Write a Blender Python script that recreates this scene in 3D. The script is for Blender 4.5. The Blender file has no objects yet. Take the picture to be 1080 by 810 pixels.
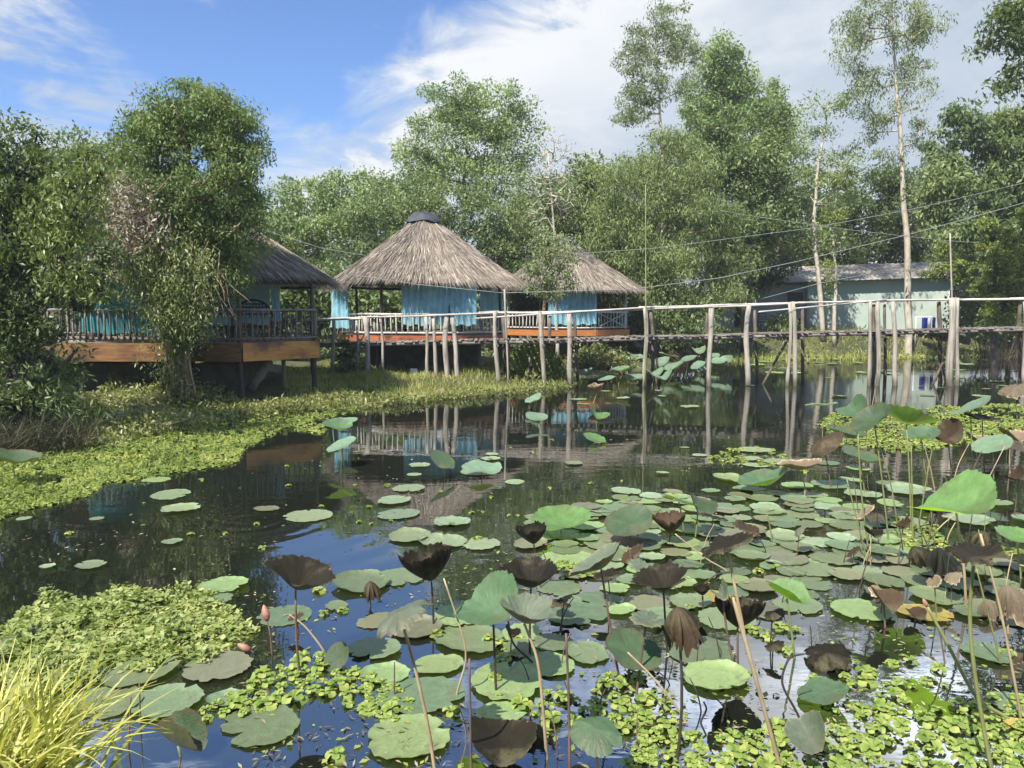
import bpy, math, random
import numpy as np
from mathutils import Vector, Matrix, Quaternion

R = math.radians
random.seed(7)
rng = np.random.default_rng(11)
scene = bpy.context.scene
COL = scene.collection

# ------------------------------------------------------------------ camera geometry
F, CX, CY, HZ, CAMZ = 816.0, 540.0, 405.0, 332.0, 2.5
PITCH = math.atan((CY - HZ) / F)
cp, sp = math.cos(PITCH), math.sin(PITCH)

def ray(px, py):
    x, y = (px - CX) / F, -(py - CY) / F
    return Vector((x, cp + y * sp, -sp + y * cp))

def W(px, py, D):
    d = ray(px, py)
    t = D / d.y
    return Vector((d.x * t, D, CAMZ + d.z * t))

def G(px, py, z=0.0):
    d = ray(px, py)
    t = (z - CAMZ) / d.z
    return Vector((d.x * t, d.y * t, z))

cam_d = bpy.data.cameras.new('camera')
cam = bpy.data.objects.new('camera', cam_d)
COL.objects.link(cam)
cam.location = (0, 0, CAMZ)
cam.rotation_euler = (math.pi / 2 - PITCH, 0, 0)
cam_d.sensor_width = 36.0
cam_d.lens = F / 1080.0 * 36.0
cam_d.clip_start = 0.05
cam_d.clip_end = 3000
scene.camera = cam

# ------------------------------------------------------------------ materials
class NT:
    def __init__(s, tree):
        s.t = tree; s.n = tree.nodes; s.l = tree.links
    def new(s, typ, **kw):
        n = s.n.new(typ)
        for k, v in kw.items():
            if k.startswith('i_'):
                n.inputs[k[2:].replace('_', ' ')].default_value = v
            else:
                setattr(n, k, v)
        return n
    def link(s, a, b):
        s.l.new(a, b)
    def math(s, op, a, b=None, c=None, clamp=False):
        n = s.n.new('ShaderNodeMath'); n.operation = op; n.use_clamp = clamp
        for i, v in enumerate((a, b, c)):
            if v is None: continue
            if hasattr(v, 'links'): s.l.new(v, n.inputs[i])
            else: n.inputs[i].default_value = v
        return n.outputs[0]
    def noise(s, vec, scale, detail=3, rough=0.55, dist=0.0):
        n = s.n.new('ShaderNodeTexNoise')
        n.inputs['Scale'].default_value = scale; n.inputs['Detail'].default_value = detail
        n.inputs['Roughness'].default_value = rough; n.inputs['Distortion'].default_value = dist
        if vec is not None: s.l.new(vec, n.inputs['Vector'])
        return n.outputs['Fac']
    def ramp(s, fac, stops):
        n = s.n.new('ShaderNodeValToRGB'); e = n.color_ramp.elements
        while len(e) < len(stops): e.new(0.5)
        for k, (p, c) in enumerate(stops):
            e[k].position = p; e[k].color = (c[0], c[1], c[2], 1)
        s.l.new(fac, n.inputs[0]); return n.outputs[0]
    def mix(s, fac, a, b, mode='MIX'):
        n = s.n.new('ShaderNodeMix'); n.data_type = 'RGBA'; n.blend_type = mode
        for sock, v in ((n.inputs[0], fac), (n.inputs[6], a), (n.inputs[7], b)):
            if hasattr(v, 'links'): s.l.new(v, sock)
            elif isinstance(v, (int, float)): sock.default_value = v
            else: sock.default_value = (v[0], v[1], v[2], 1)
        return n.outputs[2]
    def maprange(s, v, a, b, c=0.0, d=1.0):
        n = s.n.new('ShaderNodeMapRange'); n.interpolation_type = 'SMOOTHSTEP'
        s.l.new(v, n.inputs[0])
        for i, x in zip((1, 2, 3, 4), (a, b, c, d)): n.inputs[i].default_value = x
        return n.outputs[0]

def newmat(name):
    m = bpy.data.materials.new(name); m.use_nodes = True
    t = NT(m.node_tree)
    b = m.node_tree.nodes['Principled BSDF']
    out = m.node_tree.nodes['Material Output']
    return m, t, b, out

def scalecol(c, k): return tuple(x * k for x in c)

GREENER = ('vine_leaves', 'dark_leaves', 'pale_leaves', 'grey_green_leaves', 'feathery_leaves', 'mid_leaves', 'pale_vines')
def leaf_mat(name, stops, trans=0.3, rough=0.5, clump=0.35, tcol=(1.25, 1.35, 0.6), spec=0.35):
    """leaves: a colour per leaf from stops, varied in clumps"""
    if name in GREENER: stops = [(p, (c[0] * 1.10, c[1] * 1.20, c[2] * .95)) for p, c in stops]
    m, t, b, out = newmat(name)
    geo = t.new('ShaderNodeNewGeometry')
    tc = t.new('ShaderNodeTexCoord')
    n = t.noise(tc.outputs['Object'], clump, 2)
    fac = t.math('ADD', t.math('MULTIPLY', geo.outputs['Random Per Island'], 0.6), t.math('MULTIPLY', t.math('SUBTRACT', n, 0.33), 1.5), clamp=True)
    col = t.ramp(fac, stops)
    t.link(col, b.inputs['Base Color'])
    b.inputs['Roughness'].default_value = rough
    b.inputs['Specular IOR Level'].default_value = spec
    tr = t.new('ShaderNodeBsdfTranslucent')
    t.link(t.mix(1.0, col, tcol, 'MULTIPLY'), tr.inputs[0])
    mx = t.new('ShaderNodeMixShader'); mx.inputs[0].default_value = trans
    t.link(b.outputs[0], mx.inputs[1]); t.link(tr.outputs[0], mx.inputs[2])
    t.link(mx.outputs[0], out.inputs[0])
    return m

def wood_mat(name, c1, c2, c3=None, scale=2.0, rough=0.8, stretch=(6, 6, 0.6), bump=0.4, coord='Object', stain=None):
    m, t, b, out = newmat(name)
    tc = t.new('ShaderNodeTexCoord')
    mp = t.new('ShaderNodeMapping'); mp.inputs['Scale'].default_value = stretch
    t.link(tc.outputs[coord], mp.inputs[0])
    oi = t.new('ShaderNodeObjectInfo')
    geo = t.new('ShaderNodeNewGeometry')
    n = t.noise(mp.outputs[0], scale, 6, 0.65, 0.4)
    n2 = t.noise(tc.outputs[coord], 1.3, 3)
    f = t.math('ADD', n, t.math('MULTIPLY', t.math('SUBTRACT', geo.outputs['Random Per Island'], 0.5), 0.35))
    f = t.math('ADD', f, t.math('MULTIPLY', t.math('SUBTRACT', n2, 0.5), 0.5))
    stops = [(0.25, c1), (0.7, c2)] if c3 is None else [(0.22, c1), (0.5, c2), (0.78, c3)]
    col = t.ramp(f, stops)
    if stain:
        s = t.maprange(t.noise(tc.outputs[coord], stain[0], 4), 0.5, 0.68)
        col = t.mix(s, col, stain[1])
    if name in ('weathered_log', 'dark_log'):                  # tide mark where the pole stands in the pond
        g2 = t.new('ShaderNodeSeparateXYZ'); t.link(geo.outputs['Position'], g2.inputs[0])
        wet = t.maprange(t.math('ADD', g2.outputs[2], t.math('MULTIPLY', n2, 0.35)), 0.62, 0.22)
        col = t.mix(t.math('MULTIPLY', wet, 0.75), col, (0.045, 0.042, 0.025))
    t.link(col, b.inputs['Base Color'])
    b.inputs['Roughness'].default_value = rough
    b.inputs['Specular IOR Level'].default_value = 0.25
    bp = t.new('ShaderNodeBump'); bp.inputs['Strength'].default_value = bump; bp.inputs['Distance'].default_value = 0.02
    t.link(n, bp.inputs['Height']); t.link(bp.outputs[0], b.inputs['Normal'])
    return m

def plain_mat(name, c1, c2, scale=3.0, rough=0.7, detail=4, metallic=0.0):
    m, t, b, out = newmat(name)
    tc = t.new('ShaderNodeTexCoord')
    col = t.ramp(t.noise(tc.outputs['Object'], scale, detail), [(0.3, c1), (0.7, c2)])
    t.link(col, b.inputs['Base Color']); b.inputs['Roughness'].default_value = rough
    b.inputs['Metallic'].default_value = metallic
    return m

def lotus_mat(name, top, under, vein, trans=0.25, rough=0.45, dry=None, holes=0.0, rnd=0.3, spec=0.45):
    """a round two-sided leaf; uv = flat disc coordinates in -1..1"""
    m, t, b, out = newmat(name)
    uv = t.new('ShaderNodeUVMap')
    sep = t.new('ShaderNodeSeparateXYZ'); t.link(uv.outputs[0], sep.inputs[0])
    ang = t.math('ARCTAN2', sep.outputs[1], sep.outputs[0])
    rr = t.math('POWER', t.math('ADD', t.math('POWER', sep.outputs[0], 2.0), t.math('POWER', sep.outputs[1], 2.0)), 0.5)
    tc = t.new('ShaderNodeTexCoord')
    nz = t.noise(uv.outputs[0], 3.0, 5, 0.6)
    wob = t.math('MULTIPLY', nz, 0.35)
    v = t.math('ABSOLUTE', t.math('SINE', t.math('MULTIPLY', t.math('ADD', ang, wob), 10.0)))
    v = t.maprange(v, 0.0, 0.22, 1.0, 0.0)
    v = t.math('MULTIPLY', v, t.maprange(rr, 1.0, 0.15))
    oi = t.new('ShaderNodeObjectInfo')
    geo = t.new('ShaderNodeNewGeometry')
    base = t.mix(geo.outputs['Backfacing'], top, under)
    varf = t.math('ADD', t.math('MULTIPLY', t.math('SUBTRACT', oi.outputs['Random'], 0.5), rnd * 2), t.math('MULTIPLY', t.math('SUBTRACT', nz, 0.5), 1.1))
    mul = t.math('ADD', 1.0, varf)
    cmb = t.new('ShaderNodeCombineXYZ')
    for i in range(3): t.link(mul, cmb.inputs[i])
    base = t.mix(1.0, base, cmb.outputs[0], 'MULTIPLY')
    base = t.mix(t.math('MULTIPLY', v, 0.55), base, vein)
    wn = t.new('ShaderNodeTexWhiteNoise'); wn.noise_dimensions = '1D'; t.link(t.math('ADD', oi.outputs['Random'], 3.7), wn.inputs['W'])
    base = t.mix(t.math('MULTIPLY', wn.outputs['Value'], 0.4), base, (0.19, 0.195, 0.075)) if name.startswith('pad_') and 'yellow' not in name else base
    dirt = t.noise(tc.outputs['Object'], 2.3, 6, 0.7)
    base = t.mix(t.maprange(dirt, 0.50, 0.66, 0.0, 0.55), base, (0.13, 0.115, 0.065))
    spots = t.maprange(t.noise(uv.outputs[0], 7.0, 4, 0.7), 0.62, 0.72)
    base = t.mix(t.math('MULTIPLY', spots, 0.35), base, (0.10, 0.085, 0.035))
    if dry:
        e = t.math('ADD', rr, t.math('MULTIPLY', t.math('SUBTRACT', t.noise(uv.outputs[0], 5.0, 4), 0.5), 0.6))
        base = t.mix(t.maprange(e, dry[1], dry[1] + 0.18), base, dry[0])
    t.link(base, b.inputs['Base Color'])
    b.inputs['Roughness'].default_value = rough
    b.inputs['Specular IOR Level'].default_value = spec
    bp = t.new('ShaderNodeBump'); bp.inputs['Strength'].default_value = 0.5; bp.inputs['Distance'].default_value = 0.01
    t.link(t.math('ADD', v, t.noise(uv.outputs[0], 14.0, 4)), bp.inputs['Height'])
    t.link(bp.outputs[0], b.inputs['Normal'])
    tr = t.new('ShaderNodeBsdfTranslucent')
    t.link(t.mix(1.0, base, (1.5, 1.7, 0.5), 'MULTIPLY'), tr.inputs[0])
    mx = t.new('ShaderNodeMixShader'); mx.inputs[0].default_value = trans
    t.link(b.outputs[0], mx.inputs[1]); t.link(tr.outputs[0], mx.inputs[2])
    t.link(mx.outputs[0], out.inputs[0])
    return m

M = {}
# foliage of the separate trees
M['vine'] = leaf_mat('vine_leaves', [(0.1, (0.045, 0.075, 0.025)), (0.5, (0.11, 0.15, 0.055)), (0.95, (0.23, 0.25, 0.12))], clump=0.55, rough=0.45, spec=.25)
M['vinepale'] = leaf_mat('pale_vines', [(0.1, (0.10, 0.11, 0.05)), (0.5, (0.19, 0.20, 0.095)), (0.95, (0.32, 0.31, 0.18))], clump=0.8, rough=0.4)
M['dead'] = leaf_mat('dead_leaves', [(0.1, (0.16, 0.12, 0.09)), (0.6, (0.30, 0.24, 0.18)), (0.95, (0.40, 0.34, 0.26))], trans=0.15, tcol=(1, 0.9, 0.7))
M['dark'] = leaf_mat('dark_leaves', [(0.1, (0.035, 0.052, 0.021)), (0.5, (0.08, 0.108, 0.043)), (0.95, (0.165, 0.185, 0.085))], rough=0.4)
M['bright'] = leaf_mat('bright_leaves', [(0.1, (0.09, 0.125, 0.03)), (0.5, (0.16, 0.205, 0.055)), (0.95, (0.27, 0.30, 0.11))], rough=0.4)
M['pale'] = leaf_mat('pale_leaves', [(0.1, (0.10, 0.135, 0.065)), (0.5, (0.18, 0.225, 0.105)), (0.95, (0.28, 0.31, 0.17))], clump=0.3)
M['grey'] = leaf_mat('grey_green_leaves', [(0.1, (0.085, 0.105, 0.06)), (0.5, (0.15, 0.175, 0.10)), (0.95, (0.24, 0.255, 0.16))], clump=0.3)
M['feather'] = leaf_mat('feathery_leaves', [(0.1, (0.085, 0.11, 0.045)), (0.5, (0.155, 0.185, 0.08)), (0.95, (0.25, 0.265, 0.13))], clump=0.3)
M['mid'] = leaf_mat('mid_leaves', [(0.1, (0.06, 0.088, 0.038)), (0.5, (0.125, 0.16, 0.072)), (0.95, (0.215, 0.235, 0.115))], clump=0.3)
M['bush'] = leaf_mat('bush_leaves', [(0.1, (0.09, 0.12, 0.025)), (0.5, (0.17, 0.22, 0.045)), (0.95, (0.28, 0.30, 0.08))], clump=0.8)
M['debris'] = leaf_mat('plant_debris', [(0.1, (0.05, 0.04, 0.02)), (0.5, (0.13, 0.11, 0.05)), (0.95, (0.36, 0.33, 0.2))], trans=0.05, clump=1.0)
M['creeper'] = leaf_mat('creeper_leaves', [(0.1, (0.09, 0.105, 0.03)), (0.5, (0.17, 0.195, 0.055)), (0.95, (0.32, 0.31, 0.14))], clump=0.8, rough=0.35)
M['grass'] = leaf_mat('grass_blades', [(0.1, (0.13, 0.165, 0.03)), (0.5, (0.25, 0.275, 0.065)), (0.95, (0.42, 0.39, 0.15))], clump=0.5)
M['fargrass'] = leaf_mat('far_grass_blades', [(0.1, (0.17, 0.20, 0.04)), (0.5, (0.31, 0.34, 0.08)), (0.95, (0.46, 0.44, 0.16))], clump=0.5)  # brighter copy of the bank grass, sunshine put into its colours
M['yellowgrass'] = leaf_mat('yellow_grass', [(0.1, (0.24, 0.26, 0.04)), (0.5, (0.44, 0.43, 0.10)), (0.95, (0.64, 0.60, 0.24))], trans=0.3, clump=2.0, rough=0.4)
M['lettuce'] = leaf_mat('lettuce_leaves', [(0.0, (0.12, 0.12, 0.03)), (0.12, (0.10, 0.16, 0.03)), (0.5, (0.18, 0.25, 0.05)), (0.9, (0.31, 0.36, 0.10)), (1.0, (0.42, 0.37, 0.10))], trans=0.25, clump=1.0, rough=0.55, spec=0.2)
M['lettuce_far'] = leaf_mat('lettuce_mat', [(0.1, (0.09, 0.13, 0.025)), (0.5, (0.17, 0.225, 0.045)), (0.95, (0.34, 0.36, 0.10))], trans=0.2, clump=1.3, rough=0.55, spec=0.2)
M['cress'] = leaf_mat('cress_leaves', [(0.1, (0.11, 0.15, 0.035)), (0.5, (0.22, 0.27, 0.07)), (0.95, (0.38, 0.40, 0.15))], trans=0.3, clump=4.0, rough=0.45)
M['drygrass'] = leaf_mat('dry_grass', [(0.1, (0.02, 0.022, 0.01)), (0.5, (0.035, 0.036, 0.016)), (0.95, (0.075, 0.068, 0.03))], trans=0.15, clump=1.0)
# wood and bark
M['bark'] = wood_mat('bark', (0.05, 0.038, 0.026), (0.14, 0.11, 0.08), scale=3, stretch=(5, 5, 1.0), bump=0.8)
M['palebark'] = wood_mat('pale_bark', (0.20, 0.16, 0.12), (0.42, 0.37, 0.29), (0.55, 0.50, 0.42), scale=2, stretch=(2, 2, 1.0))
M['barkroot'] = wood_mat('ropy_bark', (0.06, 0.045, 0.03), (0.20, 0.15, 0.09), (0.32, 0.25, 0.15), scale=3, stretch=(6, 6, 0.7), bump=0.9)
M['log'] = wood_mat('weathered_log', (0.10, 0.085, 0.065), (0.29, 0.26, 0.21), (0.46, 0.42, 0.35), scale=2.5, stretch=(7, 7, 0.5))
M['darklog'] = wood_mat('dark_log', (0.03, 0.025, 0.02), (0.10, 0.08, 0.06), (0.20, 0.17, 0.13), scale=2.5, stretch=(7, 7, 0.5))
M['rail'] = wood_mat('grey_rail', (0.20, 0.17, 0.15), (0.42, 0.38, 0.33), (0.58, 0.54, 0.48), scale=3, stretch=(1.2, 6, 6))
M['hutrail'] = wood_mat('pale_rail', (0.30, 0.27, 0.24), (0.52, 0.49, 0.44), (0.68, 0.65, 0.60), scale=3, stretch=(2, 6, 2))
M['darkrail'] = wood_mat('dark_rail', (0.06, 0.05, 0.045), (0.16, 0.14, 0.12), (0.28, 0.25, 0.22), scale=3, stretch=(2, 6, 2))
M['plank'] = wood_mat('grey_plank', (0.07, 0.055, 0.04), (0.20, 0.17, 0.14), (0.36, 0.32, 0.28), scale=3, stretch=(2, 2, 6))
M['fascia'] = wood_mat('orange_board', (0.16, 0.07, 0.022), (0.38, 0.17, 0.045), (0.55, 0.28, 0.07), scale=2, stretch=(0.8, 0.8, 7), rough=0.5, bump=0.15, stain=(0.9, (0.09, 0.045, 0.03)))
M['shadeboard'] = wood_mat('shaded_orange_board', (0.06, 0.036, 0.02), (0.15, 0.078, 0.034), (0.30, 0.16, 0.06), scale=2, stretch=(0.8, 0.8, 7), rough=0.55, bump=0.15, stain=(0.9, (0.05, 0.03, 0.022)))  # orange board in darker colours, painting in the tree's shade on the front
M['redboard'] = wood_mat('red_board', (0.15, 0.05, 0.03), (0.29, 0.09, 0.045), (0.42, 0.16, 0.07), scale=2, stretch=(0.8, 0.8, 7), rough=0.5, bump=0.15, stain=(1.6, (0.10, 0.04, 0.025)))
M['orangeboard'] = wood_mat('bright_orange_board', (0.22, 0.075, 0.025), (0.37, 0.13, 0.04), (0.48, 0.19, 0.055), scale=2, stretch=(0.8, 0.8, 7), rough=0.5, bump=0.15)
M['darkpost'] = wood_mat('dark_post', (0.02, 0.016, 0.014), (0.06, 0.05, 0.045), scale=3)
def thatch_mat(name, k=1.0):
    m, t, b, out = newmat(name)
    geo = t.new('ShaderNodeNewGeometry'); tc = t.new('ShaderNodeTexCoord')
    n = t.noise(tc.outputs['Object'], 0.9, 4, 0.6)
    f = t.math('ADD', t.math('MULTIPLY', geo.outputs['Random Per Island'], 0.75), t.math('MULTIPLY', t.math('SUBTRACT', n, 0.38), 0.9), clamp=True)
    col = t.ramp(f, [(0.05, scalecol((0.115, 0.095, 0.077), k)), (0.45, scalecol((0.195, 0.163, 0.132), k)), (0.75, scalecol((0.27, 0.23, 0.185), k)), (1.0, scalecol((0.38, 0.32, 0.235), k))])
    t.link(col, b.inputs['Base Color']); b.inputs['Roughness'].default_value = 0.75; b.inputs['Specular IOR Level'].default_value = 0.2
    return m
M['thatch'] = thatch_mat('thatch', 1.3)
M['cap'] = plain_mat('dark_cap', (0.015, 0.017, 0.025), (0.05, 0.052, 0.065), rough=0.6)
M['concrete'] = plain_mat('mossy_concrete', (0.035, 0.035, 0.022), (0.09, 0.085, 0.06), rough=0.9)
def cloth_mat(name, c, k=0.32):
    m, t, b, out = newmat(name)
    tc = t.new('ShaderNodeTexCoord')
    n = t.noise(tc.outputs['Object'], 1.5, 4)
    n2 = t.noise(tc.outputs['Object'], 9, 3)
    f = t.math('ADD', t.math('MULTIPLY', n, 0.7), t.math('MULTIPLY', n2, 0.3))
    col = t.ramp(f, [(0.3, scalecol(c, 1 - k)), (0.7, scalecol(c, 1 + k))])
    t.link(col, b.inputs['Base Color']); b.inputs['Roughness'].default_value = 0.9; b.inputs['Specular IOR Level'].default_value = 0.1
    tr = t.new('ShaderNodeBsdfTranslucent'); t.link(col, tr.inputs[0])
    mx = t.new('ShaderNodeMixShader'); mx.inputs[0].default_value = 0.5
    t.link(b.outputs[0], mx.inputs[1]); t.link(tr.outputs[0], mx.inputs[2]); t.link(mx.outputs[0], out.inputs[0])
    return m
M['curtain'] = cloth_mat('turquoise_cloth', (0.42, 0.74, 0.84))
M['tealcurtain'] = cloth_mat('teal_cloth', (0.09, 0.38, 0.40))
M['blueshirt'] = cloth_mat('blue_cloth', (0.03, 0.05, 0.38))
M['whitecloth'] = cloth_mat('white_cloth', (0.75, 0.75, 0.78), 0.05)
M['wall'] = plain_mat('pale_green_paint', (0.35, 0.42, 0.36), (0.44, 0.51, 0.44), scale=0.8, rough=0.85)
M['wallgrey'] = plain_mat('grey_paint', (0.26, 0.29, 0.29), (0.38, 0.41, 0.40), scale=0.8, rough=0.85)
M['darkvoid'] = plain_mat('dark_interior', (0.01, 0.01, 0.01), (0.02, 0.02, 0.02))
M['white'] = plain_mat('white_paint', (0.62, 0.62, 0.60), (0.78, 0.78, 0.76))
M['metal'] = plain_mat('grey_metal', (0.25, 0.25, 0.25), (0.4, 0.4, 0.4), rough=0.5)
M['wire'] = plain_mat('wire', (0.15, 0.155, 0.15), (0.25, 0.255, 0.24), rough=0.6)
M['wicker'] = wood_mat('dark_wicker', (0.02, 0.015, 0.012), (0.06, 0.045, 0.035), scale=8, stretch=(4, 4, 4))
M['bamboo'] = wood_mat('bamboo', (0.16, 0.17, 0.06), (0.30, 0.30, 0.12), scale=2)
def roofsheet():
    m, t, b, out = newmat('fibre_roof_sheet')
    tc = t.new('ShaderNodeTexCoord')
    n = t.noise(tc.outputs['Object'], 0.7, 5, 0.65)
    n2 = t.noise(tc.outputs['Object'], 3.0, 4)
    col = t.ramp(n, [(0.3, (0.19, 0.175, 0.15)), (0.55, (0.31, 0.285, 0.245)), (0.75, (0.40, 0.37, 0.32))])
    col = t.mix(t.maprange(n2, 0.52, 0.65), col, (0.24, 0.16, 0.12))
    t.link(col, b.inputs['Base Color']); b.inputs['Roughness'].default_value = 0.85
    return m
M['roofsheet'] = roofsheet()
# lotus
M['pad'] = lotus_mat('pad_green', (0.105, 0.155, 0.085), (0.14, 0.20, 0.06), (0.16, 0.21, 0.12), trans=0.1, rough=0.36)
M['padlight'] = lotus_mat('pad_light_green', (0.19, 0.28, 0.11), (0.18, 0.28, 0.06), (0.26, 0.36, 0.16), trans=0.1, rough=0.42, rnd=0.15)
M['padold'] = lotus_mat('pad_old', (0.115, 0.12, 0.075), (0.12, 0.11, 0.05), (0.16, 0.16, 0.10), trans=0.05, rough=0.5, dry=((0.17, 0.12, 0.06), 0.95))
M['padyellow'] = lotus_mat('pad_yellow', (0.34, 0.27, 0.06), (0.30, 0.24, 0.05), (0.42, 0.34, 0.12), trans=0.1, dry=((0.30, 0.18, 0.06), 0.9))
M['padfar'] = lotus_mat('pad_far', (0.18, 0.24, 0.14), (0.2, 0.25, 0.12), (0.28, 0.34, 0.24), trans=0.05, rough=0.35)
M['lgreen'] = lotus_mat('lotus_green', (0.10, 0.17, 0.085), (0.13, 0.20, 0.04), (0.22, 0.32, 0.20), trans=0.35, rough=0.42, rnd=0.15)
M['lpale'] = lotus_mat('lotus_pale', (0.155, 0.235, 0.145), (0.15, 0.21, 0.08), (0.25, 0.33, 0.22), trans=0.2, rough=0.42, rnd=0.15)
M['lbright'] = lotus_mat('lotus_bright', (0.17, 0.30, 0.10), (0.24, 0.36, 0.05), (0.32, 0.45, 0.12), trans=0.5, rough=0.42, rnd=0.1)
M['ldark'] = lotus_mat('lotus_dark_green', (0.05, 0.085, 0.035), (0.075, 0.085, 0.028), (0.11, 0.12, 0.05), trans=0.2, rough=0.5, dry=((0.09, 0.06, 0.03), 0.85))
M['lturn'] = lotus_mat('lotus_browning', (0.095, 0.12, 0.075), (0.045, 0.037, 0.02), (0.17, 0.17, 0.12), trans=0.12, rough=0.6, dry=((0.24, 0.17, 0.10), 0.90))
M['lbrown'] = lotus_mat('lotus_dried_dark', (0.015, 0.0125, 0.007), (0.008, 0.007, 0.004), (0.026, 0.02, 0.011), trans=0.02, rough=0.6, dry=((0.20, 0.14, 0.08), 0.97), spec=.12)
M['ltan'] = lotus_mat('lotus_withered_tan', (0.15, 0.108, 0.066), (0.13, 0.092, 0.056), (0.08, 0.05, 0.03), trans=0.08, rough=0.75, dry=((0.42, 0.32, 0.20), 0.85))
M['lrust'] = lotus_mat('lotus_withered_brown', (0.052, 0.034, 0.02), (0.044, 0.028, 0.017), (0.035, 0.022, 0.014), trans=0.06, rough=0.7, dry=((0.24, 0.16, 0.09), 0.98), spec=.12)
M['stem_green'] = plain_mat('stem_green', (0.12, 0.14, 0.04), (0.22, 0.23, 0.08), scale=6, rough=0.5)
M['stem_tan'] = plain_mat('stem_tan', (0.24, 0.17, 0.09), (0.42, 0.33, 0.19), scale=6, rough=0.7)
M['stem_brown'] = plain_mat('stem_brown', (0.07, 0.045, 0.03), (0.16, 0.10, 0.065), scale=6, rough=0.7)
M['stem_dark'] = plain_mat('stem_dark', (0.02, 0.016, 0.01), (0.05, 0.04, 0.028), scale=6, rough=0.7)
M['bud'] = plain_mat('bud', (0.22, 0.08, 0.06), (0.36, 0.20, 0.12), scale=12, rough=0.6)

# ------------------------------------------------------------------ object helpers
def tag(o, label=None, cat=None, group=None, kind=None):
    if label: o['label'] = label
    if cat: o['category'] = cat
    if group: o['group'] = group
    if kind: o['kind'] = kind
    return o

def empty(name, loc, label, cat, group=None, kind=None):
    o = bpy.data.objects.new(name, None)
    o.empty_display_size = 0.2
    COL.objects.link(o); o.location = loc
    return tag(o, label, cat, group, kind)

def link_mesh(name, me, parent=None, mat=None, loc=None):
    o = bpy.data.objects.new(name, me)
    COL.objects.link(o)
    if mat is not None and len(me.materials) == 0: me.materials.append(mat)
    if parent is not None:
        o.parent = parent
        o.location = -Vector(world_loc(parent)) if loc is None else loc
    elif loc is not None: o.location = loc
    return o

def world_loc(o):
    v = Vector((0, 0, 0))
    while o is not None:
        v = v + o.location; o = o.parent
    return v

def np_mesh(name, verts, faces, uvs=None, smooth=False):
    """verts (N,3); faces (M,k) array all with k corners"""
    verts = np.asarray(verts, dtype=np.float32); faces = np.asarray(faces, dtype=np.int32)
    me = bpy.data.meshes.new(name)
    me.vertices.add(len(verts)); me.vertices.foreach_set('co', verts.ravel())
    nf, k = faces.shape
    me.loops.add(nf * k); me.loops.foreach_set('vertex_index', faces.ravel())
    me.polygons.add(nf)
    me.polygons.foreach_set('loop_start', np.arange(0, nf * k, k, dtype=np.int32))
    me.polygons.foreach_set('loop_total', np.full(nf, k, dtype=np.int32))
    if smooth: me.polygons.foreach_set('use_smooth', np.ones(nf, dtype=bool))
    if uvs is not None:
        l = me.uv_layers.new(name='UVMap')
        l.data.foreach_set('uv', np.asarray(uvs, dtype=np.float32)[faces.ravel()].ravel())
    me.update(); me.validate()
    return me

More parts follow.
